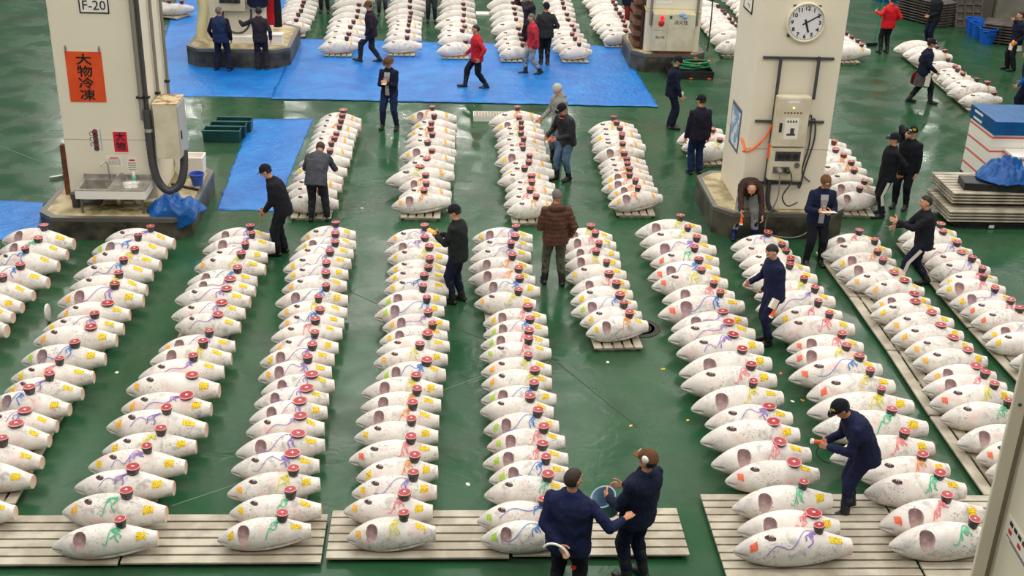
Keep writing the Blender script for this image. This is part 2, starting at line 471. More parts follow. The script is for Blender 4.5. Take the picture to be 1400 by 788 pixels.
row('eighth row from left', 'front', R_('P7', '''512 125 868 102 752 y,g
538 180 900 160 793 y
545 245 947 218 840 p,g
595 290 965 280 830 G:r
582 370 965 335 852 b,g:r
603 415 1012 400 867 y:r
660 490 1050 465 933 r,g
642 580 1095 522 965 b,g:r
710 645 1120 610 984 p,g,F
693 705 1160 678 1015 p,F
738 785 1205 755 1036 p,F''', 'P8', '''232 175 728 120 563 -,g
242 245 755 210 613 r
302 370 787 300 620 y,g
375 450 843 415 715 p,F
350 545 880 505 737 -,F
408 670 942 615 768 r,g,F
485 755 990 720 848 -,F:r'''))
ROWS[-1][2].extend([(1000.8, 697.1, 1135.0, 685.7, .69, 'G,g'), (1007.1, 725.1, 1146.4, 722.5, .73, 'r,g,F'), (1002.0, 755.5, 1161.7, 749.2, .71, 'p:r')])
row('ninth row from left', 'front', R_('Q1', '''75 118 385 98 268 p
85 165 405 150 350
122 215 450 185 370
138 265 500 245 395
140 325 538 300 383
205 390 575 360 465 y
215 465 632 420 520 p
300 530 675 492 538 r:y
300 595 742 572 600 r
382 670 795 665 673 r,g:r
372 730 815 740 697 y,g:r''', 'Q2', '''113 200 610 150 483 b:r
210 300 678 245 538 y:r
213 390 782 355 598 y,g
237 485 865 475 655 G
340 640 893 580 720 r
500 735 980 695 825 o''', 'L', '''510 335 1062 345 905 G
595 525 1145 465 935 r,g:r
650 635 1240 600 1078 G,g'''))
row('tenth row from left', 'front', R_('Q3', '''290 195 605 175 485 r,g
290 240 665 230 572 -
340 300 690 285 587 o,g:y
370 350 740 340 613 -,g
425 400 778 385 678 -,F:o
550 430 825 440 727 -,F:o
565 525 880 495 790 -,g,F:o
555 570 930 548 792 -,F:y
633 645 1003 612 880 -,F:o
672 705 1058 680 930 -,F:o
745 770 1110 745 998 -,F:o''', 'Q2', '''788 115 1190 100 1077 -,F:o
848 195 1240 180 1125 -,g,F:o
845 260 1295 245 1167 r,g
878 335 1330 300 1215 y:r
940 415 1380 400 1292 G
1035 555 1440 500 1340 r,g
1145 630 1520 600 1420 -:r
1190 710 1600 690 1480'''))
row('eleventh row from left', 'front', R_('Q3', '''712 150 1020 125 930
730 190 1045 165 945
790 245 1108 225 1020 p
860 290 1150 280 1045 -,F
880 340 1205 325 1098 p
935 400 1245 375 1155 r:y
920 440 1288 430 1160 r,g:y
992 505 1340 490 1225 p,g:y
1050 555 1395 545 1312 r:r
1110 610 1450 590 1362 -:r
1170 690 1520 650 1440 p,g:y
1185 725 1560 725 1450 r:y''', 'Q2', '1320 110 1700 90 1550 -:y'))
row('first middle row', 'mid', R_('M1', '''290 125 545 140 440 o
252 158 555 172 435
245 200 528 208 425 o
222 245 522 238 415
208 290 508 280 393 r
192 330 498 320 380 o
185 370 493 355 362
145 430 480 395 350 r
100 490 465 470 340 o:y
102 520 435 530 320
55 585 430 575 300
65 635 385 620 290 o
82 690 380 685 280'''))
row('second middle row', 'mid', R_('M1', '''858 118 1200 115 1040 o,g:y
895 175 1203 170 1050 -:y
868 230 1190 212 1033 o:o
860 270 1188 250 1027 o
862 305 1188 292 1037
818 385 1192 345 1007 -,g:o
875 410 1188 390 1035 o
815 460 1182 445 1002 -,F
728 550 1178 500 947 y,F
812 585 1158 565 993 o,g
810 650 1165 625 998 o
765 705 1158 670 983 o,g,S:o'''))
row('third middle row', 'mid', R_('M2', '''92 155 430 115 278 o
115 190 432 165 290 -,g:y
132 225 455 205 303 o
145 260 462 240 305 y
128 295 460 285 305
148 335 472 318 320 o
150 370 470 350 313
128 420 493 385 317 -,g:y
165 465 508 435 358 o
175 500 525 480 354 -:y
148 540 488 520 327
200 590 532 570 375 o
210 640 510 610 375 o
192 695 510 655 363 r
228 740 520 705 400 o'''))
row('fourth middle row', 'mid', R_('M2', '''760 200 1060 170 925 o
780 235 1082 200 945 y
775 270 1103 235 965 -:y
790 300 1118 275 982 o
778 325 1138 310 975
795 385 1128 350 983 o,g
825 435 1140 410 995 o
835 470 1155 445 1013 o
848 500 1162 485 1018 o
850 545 1183 520 1028 o,g:y
848 590 1192 560 1030 o,g:o
890 640 1218 600 1067 o,g:o
905 705 1238 640 1082 o,g,S:o'''))
row('middle row left of clock pillar', 'mid', R_('X', '''925 196 985 183 960 o
932 205 996 193 972 o
938 214 1006 205 982 y'''))
row('middle row right of clock', 'mid', R_('D', '''120 15 415 10 300
140 55 440 45 343
165 90 468 80 355
190 120 495 110 397 o
220 160 523 148 438 o
280 200 560 190 453
300 250 580 238 510 -,g
345 312 576 292 480 -,g'''))
row('small back row right of clock', 'back', R_('U', '''175 215 445 200 430
200 235 470 220 455
230 255 500 240 480
260 280 530 262 505
280 300 550 285 520'''))
row('far row by blue tubs', 'back', R_('U', '''675 272 905 262 880
725 298 940 290 920
755 325 985 315 975
820 372 1035 368 960
890 410 1060 400 1000
910 432 1085 422 1010
935 455 1110 440 1040
955 480 1150 462 1130
965 512 1215 490 1190
1025 548 1255 540 1210'''))
row('first back row', 'back', R_('T1', '''160 15 405 5 330
150 45 405 35 320
130 78 395 70 300
110 112 385 100 290
100 145 375 135 280
85 175 355 165 260
85 212 345 205 245'''))
row('second back row', 'back', R_('T1', '''520 15 820 5 730
500 60 800 42 720
505 112 790 90 705
485 170 775 135 695
470 215 765 180 685
460 245 755 220 665
445 290 740 258 640
440 320 725 300 630
400 355 705 345 615'''))
row('third back row', 'back', R_('T1', '''930 10 1195 5 1085
915 50 1195 38 1085
895 90 1190 75 1080
895 130 1180 112 1078
905 165 1165 145 1085
915 195 1165 178 1080
920 225 1160 208 1075
905 258 1160 240 1070
890 300 1160 280 1065
870 355 1165 340 1058 S'''))
row('fourth back row', 'back', R_('T2', '''115 12 370 5 285
95 65 370 45 285
105 100 370 85 288
85 155 370 125 290
85 212 370 165 285
120 235 360 200 285
110 280 345 235 290
110 320 350 275 275
90 385 370 355 305 S'''))
row('fifth back row', 'back', R_('T2', '''460 50 700 22 640
475 100 715 68 650
480 150 720 112 660
490 195 735 155 665
490 245 745 200 672
525 290 745 250 690
520 340 750 295 700
540 370 760 332 710
560 405 765 378 715 S'''))
row('sixth back row', 'back', R_('T2', '''890 15 1060 5 990
895 50 1075 40 1005
900 90 1090 75 1015
905 130 1100 110 1025
905 170 1105 150 1045
905 215 1135 190 1055
905 255 1140 230 1085
910 300 1165 268 1100
930 335 1190 308 1085
940 370 1215 345 1105
1000 405 1220 385 1135 S'''))
row('seventh back row', 'back', R_('T3', '''75 15 330 5 270
100 42 350 35 290
135 82 375 62 310
135 115 400 90 325
150 160 405 122 330
145 190 410 148 355
175 222 415 175 365
200 248 435 203 380
225 280 440 235 390
245 305 440 268 400'''))
row('back row behind hose pillar', 'back', R_('T3', '''840 75 1085 50 1035
880 118 1130 95 1080
910 150 1160 125 1115
930 180 1190 155 1130
960 205 1215 185 1165
985 235 1240 212 1185
1005 262 1270 240 1215
1030 315 1300 275 1230
1060 372 1330 335 1290'''))
row('farthest right back row', 'back', R_('T3', '''1110 5 1370 -15 1300
1145 32 1400 10 1330
1175 65 1430 42 1360
1195 92 1450 72 1380
1215 122 1470 100 1400
1230 150 1490 128 1420'''))
row('back row behind sink pillar', 'back', R_('X', '''186 26 231 22 218
192 17 237 13 222
198 8 243 4 228
204 0 249 -4 234'''))

# ------------------------------------------------------------------ tuna shape
TL = 1.25
PR = [(0, .014), (.015, .036), (.04, .060), (.08, .092), (.14, .130), (.22, .168), (.32, .198), (.44, .212), (.56, .209), (.68, .190), (.80, .156), (.90, .122), (.96, .104), (1, .096)]
def rad_(t):
    for i in range(len(PR) - 1):
        a, b = PR[i], PR[i + 1]
        if t <= b[0]:
            k = (t - a[0]) / (b[0] - a[0])
            p0 = PR[max(i - 1, 0)]; p3 = PR[min(i + 2, len(PR) - 1)]
            m0 = (b[1] - p0[1]) / (b[0] - p0[0]) * (b[0] - a[0]); m1 = (p3[1] - a[1]) / (p3[0] - a[0]) * (b[0] - a[0])
            return (2 * k ** 3 - 3 * k * k + 1) * a[1] + (k ** 3 - 2 * k * k + k) * m0 + (-2 * k ** 3 + 3 * k * k) * b[1] + (k ** 3 - k * k) * m1
    return PR[-1][1]
def tsurf(t, v, off=0.0, slit=False, seed=0):
    r = rad_(t); zc = .205 - .055 * (1 - t) ** 2 * (1 if t < .4 else 1) - .035 * max(0, t - .5) * 2 * .9
    lump = 1 + .018 * noise.noise(Vector((t * 5 + seed * 3.1, cos(v) * 1.3, sin(v) * 1.3)))
    y = r * .92 * cos(v) * lump; z = r * 1.09 * sin(v) * lump
    if sin(v) < 0: z *= .93
    if slit:
        d = math.remainder(v - radians(207) + .35 * (t - .65), 2 * pi)
        g = exp(-(d / .075) ** 2) * (1 if .42 < t < .9 else 0) * min(1, (t - .42) * 12, (.9 - t) * 12)
        y *= 1 - .30 * g; z *= 1 - .30 * g
        g2 = exp(-((d - .2) / .14) ** 2) * max(0, min(1, (t - .42) * 8, (.9 - t) * 8)); y *= 1 + .05 * g2
    # mouth
    dm = math.remainder(v - radians(190), 2 * pi)
    gm = exp(-(dm / .20) ** 2) * max(0, 1 - t / .11) ** .5; y *= 1 - .55 * gm; z = z + .25 * r * gm * (1 if dm < 0 else -1) * 0
    n = Vector((0, cos(v), sin(v)))
    p = Vector(((t - .5) * TL, y, zc + z)) + n * off
    if p.z < .004 + off: p.z = .004 + off
    return p
GC = {True: (.285, radians(138), .068, .66), False: (.285, radians(112), .040, .25)}
NT, NV = 110, 84
def make_tuna_meshes(gill, slit, seed):
    gt, gv, at_, av = GC[gill]
    tt = sorted(set([0, .006, .018] + [i / NT for i in range(1, NT + 1)]))
    vs = []; ing = []
    for t in tt:
        for j in range(NV):
            v = 2 * pi * j / NV
            p = tsurf(t, v, 0, slit, seed)
            dt = (t - gt) / at_; dv = math.remainder(v - gv, 2 * pi) / av
            if gill: dt = (dt + .30) / (1.28 if dt > -.30 else .62)
            else: dt = dt - dv * .55
            q = sqrt(dt * dt + dv * dv)
            if q < 1:
                dep = (.055 if gill else .026) * (1 - q ** 6)
                c = Vector((p.x, 0, .17)); p = p + (c - p).normalized() * dep
            if .90 < q < 1.12:          # pull the rim of the opening onto a clean line
                s_ = av
                v2 = gv + (math.remainder(v - gv, 2 * pi)) / q; dv2 = (v2 - gv) / s_; dtt = dt / q
                if gill: t2 = gt + at_ * (dtt * (1.28 if dtt > 0 else .62) - .30)
                else: t2 = gt + at_ * (dtt + dv2 * .55)
                p = tsurf(min(max(t2, 0), 1), v2, 0, slit, seed); q = 1.0
            vs.append(p); ing.append(q)
    fs = []; gf = []
    for i in range(len(tt) - 1):
        for j in range(NV):
            a = i * NV + j; b = i * NV + (j + 1) % NV; f = (a, b, b + NV, a + NV)
            (gf if max(ing[k] for k in f) <= 1.0001 and min(ing[k] for k in f) < .9999 else fs).append(f)
    fs.append(tuple(range(NV))[::-1])
    mb = MB(); mb.v = [tuple(v) for v in vs]; mb.f = fs
    body = mb.mesh('tuna', M['tuna'], smooth=50)
    bm = bmesh.new(); bm.from_mesh(body); bmesh.ops.delete(bm, geom=[v for v in bm.verts if not v.link_faces], context='VERTS'); bm.to_mesh(body); bm.free()
    mb = MB(); used = sorted({k for f in gf for k in f}); mp = {k: i for i, k in enumerate(used)}
    mb.v = [tuple(vs[k]) for k in used]; mb.f = [tuple(mp[k] for k in f) for f in gf]
    cav = mb.mesh('gill_opening', M['gill' if gill else 'slit'], smooth=True)
    mb = MB(); r0 = [tsurf(1, 2 * pi * j / NV, 0, slit, seed) for j in range(NV)]
    cc = sum(r0, Vector()) / NV
    r1 = [cc + (p - cc) * .93 + Vector((.006, 0, 0)) for p in r0]; r2 = [cc + (p - cc) * .25 + Vector((.004, 0, 0)) for p in r0]
    mb.loft([r0, r1, r2], cap=False); mb.f.append(tuple(range(2 * NV, 3 * NV)))
    cut = mb.mesh('cut_end', M['cut'], smooth=30)
    return body, cav, cut
def patch(name, t0, t1, v0, v1, material, n=5, skew=0.0, off=.004):
    mb = MB(); rings = []
    for i in range(n + 1):
        t = t0 + (t1 - t0) * i / n; top = []; bot = []
        for j in range(n + 1):
            v = v0 + (v1 - v0) * j / n + skew * (i / n - .5)
            top.append(tsurf(t, v, off)); bot.append(tsurf(t, v, off - .0035))
        rings.append(top + bot[::-1])
    mb.loft(rings); return mb.mesh(name, material)
VAR = {}
for g in (True, False):
    for sl in (True, False):
        VAR[(g, sl)] = [make_tuna_meshes(g, sl, sd) for sd in ((0, 1, 2) if not sl else (0,))]
NUM_ST = [patch('number_sticker', .79, .905, radians(104), radians(134), M['ysti'], skew=.0), patch('number_sticker', .78, .89, radians(98), radians(127), M['ysti'], skew=.2),
          patch('number_sticker', .81, .90, radians(110), radians(150), M['ysti'], skew=-.2)]
HEAD_ST = {k: [patch('head_sticker', .11, .165, radians(112), radians(152), M[mm], skew=.3), patch('head_sticker', .12, .18, radians(118), radians(156), M[mm], skew=-.2)] for k, mm in (('y', 'ysti'), ('o', 'osti'), ('r', 'rsti'), ('n', 'gsti'))}
TAIL_MARK = patch('tail_mark', .78, .83, radians(95), radians(150), M['osti'], skew=.3)
def rib_mesh(variant, m_, u, long_=True):
    rnd = random.Random(variant * 7 + int(u * 10)); mb = MB()
    n = 26; p0 = ((.24 if long_ else u - .20) + rnd.random() * .06, radians(175 - rnd.random() * 30)); p1 = (u - .04, radians(98))
    pts = []; ups = []
    for i in range(n + 1):
        k = i / n; t = p0[0] + (p1[0] - p0[0]) * k; v = p0[1] + (p1[1] - p0[1]) * k + .28 * sin(k * pi * (2 + variant % 2)) * (1 if variant % 3 else -1)
        a = tsurf(t, v, .006); pts.append(a); ups.append(Vector((0, cos(v), sin(v))))
    mb.ribbon(pts, ups, .009 if long_ else .012)
    for q in range(3 + variant % 2):       # loose ends and loops of the knot
        t0 = u - .05; v0 = radians(100); dt = rnd.uniform(-.12, .05); dv = rnd.uniform(.15, 1.0); pts = []; ups = []
        for i in range(12):
            k = i / 11; t = t0 + dt * k + .02 * sin(k * 7 + q); v = v0 + dv * k; pts.append(tsurf(t, v, .008 + .012 * sin(k * pi))); ups.append(Vector((0, cos(v), sin(v))))
        mb.ribbon(pts, ups, .014)
    return mb.mesh('ribbon', m_)
RIBM = {}
def rib(variant, c, u):
    uu = round(min(max(u, .5), .8), 1); k = (variant, c, uu)
    if k not in RIBM: RIBM[k] = rib_mesh(variant, RIB[c][1], uu, c in 'pb')
    return RIBM[k]
# tail slice (standing cut section) meshes
def slice_meshes(r1, r2, h):
    mb = MB(); mb.lathe([(r2 * .9, 0), (r2, .008), ((r1 + r2) / 2 * 1.01, h * .55), (r1, h), (r1 * .94, h + .002)], seg=24, sy=.93)
    body = mb.mesh('tail_slice', M['skin_dark'], smooth=50)
    mb = MB(); mb.lathe([(r1 * .985, h - .001), (r1 * .975, h + .005), (r1 * .86, h + .006), (r1 * .85, h + .003)], seg=24, sy=.93); rim = mb.mesh('fat_rim', M['rim'], smooth=50)
    mb = MB(); mb.lathe([(r1 * .87, h + .001), (r1 * .86, h + .0075), (r1 * .1, h + .0095)], seg=24, sy=.93); fl_ = mb.mesh('red_flesh', M['flesh'], smooth=50)
    mb = MB(); pts = []
    for k in range(16):
        a = 2 * pi * k / 16; rr = r1 * (.27 if k % 4 == 0 else (.10 if k % 4 == 2 else .16)); pts.append((cos(a) * rr, sin(a) * rr))
    mb.prism(pts, h + .006, h + .0125); bone = mb.mesh('bone', M['bone'])
    return body, rim, fl_, bone
SL = [slice_meshes(.078, .056, .105), slice_meshes(.082, .062, .090), slice_meshes(.072, .052, .115)]
SLF = [slice_meshes(.100, .088, .035), slice_meshes(.092, .080, .042)]

def ordinal(n): return '%d%s' % (n, 'th' if 10 <= n % 100 <= 20 else {1: 'st', 2: 'nd', 3: 'rd'}.get(n % 10, 'th'))
PZ = .08           # top of the low pallets
fish = []
for ri, (where, kind, items) in enumerate(ROWS):
    for k, (nx, ny, tx, ty, u, fl_) in enumerate(items):
        A = at(nx, ny, PZ + .14); B = at(tx, ty, PZ + .17)
        mrk, _, hs = fl_.partition(':'); mk = mrk.split(',')
        fish.append(dict(row=ri, where=where, kind=kind, k=k, n=len(items), A=A, B=B, u=u, mk=mk, hs=hs))
order = sorted(range(len(fish)), key=lambda i: ((fish[i]['A'] + fish[i]['B']) / 2 - CAMP).length)
indiv = set(order[:300])
row_c = {}
far_body = MB(); far_slice = MB()
def tuna_label(f, col):
    feat = (', open gill, ' + col + ' ribbon') if (f['g'] and col) else (' with open gill' if f['g'] else (' with ' + col + ' ribbon' if col else 'plain'))
    nth = ordinal(f['n'] - f['k'])
    if feat == 'plain': return 'plain white frozen tuna, %s from near end of %s' % (nth, f['where'])
    return 'frozen tuna%s, %s from near end of %s' % (feat, nth, f['where'])
rf = random.Random(11)
for i, f in enumerate(fish):
    A, B = f['A'], f['B']; d = B - A; d.z = 0; L = d.length; ang = atan2(d.y, d.x)
    # keep the body within what neighbours in the row leave free
    sc = min(max(L / TL, .78), 1.22); gs = min(max(sc, .88), 1.04) * rf.uniform(.97, 1.03)
    if f['kind'] == 'back': gs *= .97
    c = (A + B) / 2; f['g'] = 'g' in f['mk']; f['S'] = 'S' in f['mk']; f['c'] = Vector((c.x, c.y, 0)); f['d'] = d.normalized(); f['sc'] = sc; f['gs'] = gs
    row_c.setdefault(f['row'], []).append((f['c'], f['d']))
for ri in row_c:                # keep headings of one row close to each other
    fr = [f for f in fish if f['row'] == ri]; md_ = sum((f['d'] for f in fr), Vector()).normalized()
    for f in fr:
        da = math.remainder(atan2(f['d'].y, f['d'].x) - atan2(md_.y, md_.x), 2 * pi); da = max(-.09, min(.09, da)); a0 = atan2(md_.y, md_.x) + da; f['d'] = Vector((cos(a0), sin(a0), 0))
# settle each row so that neighbours lie side by side
for ri in row_c:
    fr = [f for f in fish if f['row'] == ri]
    for it in range(30):
        for a, b in zip(fr, fr[1:]):
            nrm = Vector((-a['d'].y, a['d'].x, 0)); g_ = (a['c'] - b['c']).dot(nrm); need = .180 * (a['gs'] + b['gs'])
            if g_ < need:
                e = (need - g_) / 2; a['c'] = a['c'] + nrm * e; b['c'] = b['c'] - nrm * e
row_c = {}
for f in fish: row_c.setdefault(f['row'], []).append((f['c'], f['d']))
# shrink girth where two neighbours are closer than their widths
for ri in row_c:
    fr = [f for f in fish if f['row'] == ri]
    for a, b in zip(fr, fr[1:]):
        gap = abs((b['c'] - a['c']).dot(Vector((-a['d'].y, a['d'].x, 0))))
        need = .190 * (a['gs'] + b['gs'])
        if gap < need:
            # nudge apart along the row rather than thin them out beyond reason
            q = max(gap / need, .86); a['gs'] *= q if q < a.get('q', 1) else 1; b['gs'] *= q; a['q'] = b['q'] = q
for i, f in enumerate(fish):
    variants = VAR[(f['g'], f['S'])]; body, cav, cut = variants[rf.randrange(len(variants))]
    ang = atan2(f['d'].y, f['d'].x) + rf.uniform(-.01, .01)
    rc = [x for x in f['mk'] if x in RIB]
    u = min(max(f['u'], .5), .82)
    flat = 'F' in f['mk']
    ridge = tsurf(u, pi / 2).z * f['gs']; lx = (u - .5) * TL * f['sc']
    sp = f['c'] + f['d'] * lx + Vector((0, 0, PZ + ridge - (.012 if not flat else .01)))
    sv = (SLF if flat else SL); sm = sv[rf.randrange(len(sv))]; ssc = (1.0 if f['kind'] != 'back' else 1.02) * rf.uniform(.94, 1.06)
    if i in indiv:
        o = link('tuna', body, None, None, (f['c'].x, f['c'].y, PZ), ang); o.scale = (f['sc'], f['gs'], f['gs'])
        tag(o, tuna_label(f, RIB[rc[0]][0] if rc else None), 'tuna', 'frozen tuna of the ' + f['where'])
        link('gill_opening', cav, o); link('cut_end', cut, o)
        if f['kind'] == 'front': link('number_sticker', NUM_ST[rf.randrange(3)], o, 'yellow number sticker')
        elif f['k'] % 2 == 0: link('tail_mark', TAIL_MARK, o, 'orange mark')
        if f['hs'] in HEAD_ST: link('head_sticker', HEAD_ST[f['hs']][rf.randrange(2)], o)
        if rc: link('ribbon', rib(rf.randrange(5), rc[0], u), o, RIB[rc[0]][0] + ' ribbon')
        so = link('tail_slice', sm[0], None, None, sp, rf.uniform(0, 1.5)); so.rotation_euler = (rf.uniform(-.06, .10), rf.uniform(-.08, .08), rf.uniform(0, 1.5)); so.scale = (ssc,) * 3
        tag(so, '%s tail slice on tuna, %s from near end of %s' % ('flat' if flat else 'tall', ordinal(f['n'] - f['k']), f['where']), 'tuna slice', 'tail slices on tuna of the ' + f['where'])
        link('fat_rim', sm[1], so); link('red_flesh', sm[2], so); link('bone', sm[3], so)
    else:
        T = Matrix.Translation((f['c'].x, f['c'].y, PZ)) @ Matrix.Rotation(ang, 4, 'Z') @ Matrix.Diagonal((f['sc'], f['gs'], f['gs'], 1))
        for me in (body, cav, cut): far_body.add([T @ v.co for v in me.vertices], [tuple(p.vertices) for p in me.polygons])
        T = Matrix.Translation(sp)
        far_slice.add([T @ v.co for v in sm[0].vertices], [tuple(p.vertices) for p in sm[0].polygons])
        far_slice.add([T @ v.co for v in sm[2].vertices], [tuple(p.vertices) for p in sm[2].polygons])
        f['fl'] = len(sm[0].polygons), len(sm[2].polygons)
if far_body.v:
    tag(far_body.build('tuna', M['tuna'], smooth=50), 'white frozen tuna of the farthest rows at the back of the hall', 'tuna', kind='stuff')
    o = far_slice.build('tail_slice', [M['skin_dark'], M['flesh']], smooth=50)
    k = 0
    for i, f in enumerate(fish):
        if i not in indiv:
            a, b = f['fl']
            for q in range(k + a, k + a + b): o.data.polygons[q].material_index = 1
            k += a + b
    tag(o, 'red tail slices on the tuna of the farthest rows', 'tuna slice', kind='stuff')
# extra slice on the first tuna of the fifth row, pale fin beside second row
f5 = [f for f in fish if f['row'] == 4][0]
# ------------------------------------------------------------------ pallets
def pallet(L, W, mat_, n=5, H=.08, along=True, bear=3):
    """slats along x, length L, width W across y"""
    mb = MB(); sw = W / n * .80
    for k in range(n):
        y = -W / 2 + W / n * (k + .5); mb.box((0, y, H - .014), (L, sw, .028))
    a = mb.mesh('top_slats', mat_, bevel=.004)
    mb = MB(); mb.box((0, 0, (H - .028) / 2), (.09, W * .80, H - .030)); b = mb.mesh('bearer', mat_)
    return a, b, [-L / 2 + .10 + (L - .20) * k / (bear - 1) for k in range(bear)]
def put_pallet(meshes, loc, rotz, label, group, name='slatted_pallet'):
    t = thing(name, label, 'pallet', loc, rotz, group); link('top_slats', meshes[0], t); [link('bearer', meshes[1], t, None, (x_, 0, 0)) for x_ in meshes[2]]; return t
PM = {}
def pm(L, W, n, mk='pallet'):
    k = (round(L, 2), W, n, mk)
    if k not in PM: PM[k] = pallet(L, W, M[mk], n)
    return PM[k]
# wide pallets at the near edge, slats across the hall
def wide(px0, px1, yf, depth, n, label):
    a = at(px0, yf, PZ); b = at(px1, yf, PZ); W = (b - a).dot(EX) - .03
    c = a + EX * (W / 2) - EY * (depth / 2)
    return put_pallet(pallet(W, depth, M['pallet'], n), (c.x, c.y, 0), YAW, label, 'wide slatted pallets along the near edge'), c
wide(-70, 190, 704, .93, 6, 'wide grey slatted pallet in the bottom left corner')
wide(190.5, 452, 702.5, .93, 6, 'wide grey slatted pallet under near end of third and fourth rows')
wide(455, 695, 697, .93, 6, 'wide grey slatted pallet under near end of fifth row')
wide(696, 928, 694, .93, 6, 'wide grey slatted pallet behind the two men in navy')
wide(957, 1204, 675, 1.75, 12, 'wide grey slatted pallet under near end of eighth row')
wide(1205, 1460, 676.5, 1.75, 12, 'wide grey slatted pallet under near end of ninth row')
LIM = {1: at(0, 695, PZ).y + .06, 2: at(250, 695, PZ).y + .08, 3: at(400, 695, PZ).y + .08, 4: at(550, 690, PZ).y + .08, 5: at(750, 687, PZ).y + .1, 7: at(1050, 668, PZ).y + .1, 8: at(1250, 669, PZ).y + .1}
for ri, cs in row_c.items():
    where, kind, _ = ROWS[ri]; fr = [f for f in fish if f['row'] == ri]
    P0 = fr[-1]['c'] ; P1 = fr[0]['c']
    near_ext = .30; far_ext = .1
    pts = [f['c'] for f in fr][::-1]
    ax = (pts[-1] - pts[0]).normalized()
    pts = [pts[0] - ax * near_ext] + pts[1:-1] + [pts[-1] + ax * far_ext]
    # arc length walk
    cum = [0]
    for a, b in zip(pts, pts[1:]): cum.append(cum[-1] + (b - a).length)
    def pt(q):
        for i in range(len(pts) - 1):
            if q <= cum[i + 1] or i == len(pts) - 2: return pts[i].lerp(pts[i + 1], (q - cum[i]) / (cum[i + 1] - cum[i]))
    s0 = 0
    if ri in LIM:
        while pt(s0).y < LIM[ri] and s0 < cum[-1]: s0 += .02
    tot = cum[-1] - s0; n = max(1, round(tot / 2.0)); Ls = tot / n
    a = pts[0] if s0 == 0 else pt(s0); b = pts[-1]; n_ = n
    for k in range(n):
        q0 = pt(s0 + Ls * k); q1 = pt(s0 + Ls * (k + 1)); 
        q0 = q0.lerp(a.lerp(b, k / n), .5); q1 = q1.lerp(a.lerp(b, (k + 1) / n), .5)
        # stay parallel to the hall so neighbouring pallets never cross
        dd = q1 - q0; ll = dd.length - .04; c = (q0 + q1) / 2 + EX * (-.06 if ri in (9, 10) else .0)
        if ri in (9,): c -= EX * .07
        rz = atan2(dd.y, dd.x)
        wdt = .78 if ri not in (9, 10) else .95
        mesh = pallet(ll, wdt, M['pallet' if kind != 'back' else 'pallet'], 5)
        put_pallet(mesh, (c.x, c.y, 0), rz, 'low grey slatted pallet, %s from near end, under %s' % (ordinal(k + 1), where), 'low pallets under the tuna rows')
# ------------------------------------------------------------------ columns, plinths, what is on and around them
_n = [0]
def pillar(x0, x1, depth, P, plin, label, H=11.5):
    """P: world point of the column's near left foot (top of the plinth); x0..x1 across, plinth outline in local metres"""
    t = thing('column', label, 'column', (P.x, P.y, 0)); z0 = plin['h']
    mb = MB(); mb.bbox(x0, x1, 0, depth, z0, H); mb.build('shaft', M['pillar'], t, bevel=.02)
    mb = MB(); mb.bbox(x0 - .003, x1 + .003, -.003, depth + .003, z0 + 1.18, z0 + 1.188); mb.build('panel_seam', M['seam'], t)
    a, b, c, d, ch = plin['a'], plin['b'], plin['c'], plin['d'], plin['ch']
    poly = [(a + ch, c), (b - ch, c), (b, c + ch), (b, d - ch), (b - ch, d), (a + ch, d), (a, d - ch), (a, c + ch)]
    mb = MB(); mb.prism(poly, 0, z0 - .03); pl = mb.build('plinth', M['conc'], t)
    mb = MB(); k = .985
    cx, cy = (a + b) / 2, (c + d) / 2
    inn = [((p[0] - cx) * .93 + cx, (p[1] - cy) * .93 + cy) for p in poly]
    mb.prism(inn, z0 - .035, z0); mb.build('plinth_top', M['conc_top'], t)
    mb = MB(); out = [((p[0] - cx) * 1.004 + cx, (p[1] - cy) * 1.004 + cy) for p in poly]
    n = 8; v = [Vector((p[0], p[1], z)) for z in (z0 - .07, z0 + .006) for p in out] + [Vector((p[0], p[1], z0 + .006)) for p in inn] + [Vector((p[0], p[1], z0 - .07)) for p in inn]
    f = []
    for j in range(n):
        q = (j + 1) % n; f += [(j, q, n + q, n + j), (n + j, n + q, 2 * n + q, 2 * n + j), (2 * n + j, 2 * n + q, 3 * n + q, 3 * n + j), (3 * n + j, 3 * n + q, q, j)]
    mb.add(v, f); mb.build('steel_edging', M['edge'], t)
    return t
class Face:
    """the near face of a column; pixel -> local x, z on it"""
    def __init__(s, P, off=0.0): s.P = P; s.off = off
    def __call__(s, px, py, out=0.0):
        q = on_plane(px, py, s.P - EY * out, EY); d = q - s.P; return d.dot(EX), q.z
# --- the sink pillar (left)
PL = at(98, 275, .42); PR_ = at(221, 269, .42); WL = (PR_ - PL).dot(EX)
FL = Face(PL)
def rel(P, px, py, z):
    q = at(px, py, z) - P; return q.dot(EX), q.dot(EY)
la, lc = rel(PL, 56, 288, .42)[0], rel(PL, 160, 299, .42)[1]
lb = rel(PL, 291, 236, .42)[0]
pillar(0, WL, 1.55, PL, dict(h=.42, a=la, b=lb, c=lc, d=2.0, ch=.28), 'broad cream column on a concrete plinth, with the orange banner and the sinks')
# --- the clock pillar
PC = at(1010, 286, .5); WC = (at(1121, 289, .5) - PC).dot(EX); FC = Face(PC)
ca = rel(PC, 964, 262, .5)[0]; cc = rel(PC, 1060, 292.5, .5)[1]
pillar(0, WC, 1.7, PC, dict(h=.5, a=ca, b=WC + .5, c=cc, d=2.1, ch=.32), 'broad cream column on a concrete plinth, carrying the round clock')
# --- the hose pillar (back right)
PH = at(880, 70.5, .5); WH = (at(954, 72, .5) - PH).dot(EX); FH = Face(PH)
pillar(0, WH, 1.6, PH, dict(h=.5, a=rel(PH, 858, 62, .5)[0], b=rel(PH, 965, 74, .5)[0], c=rel(PH, 915, 75, .5)[1], d=2.2, ch=.35), 'cream column far back with red lamp cabinet and green hose at its foot')
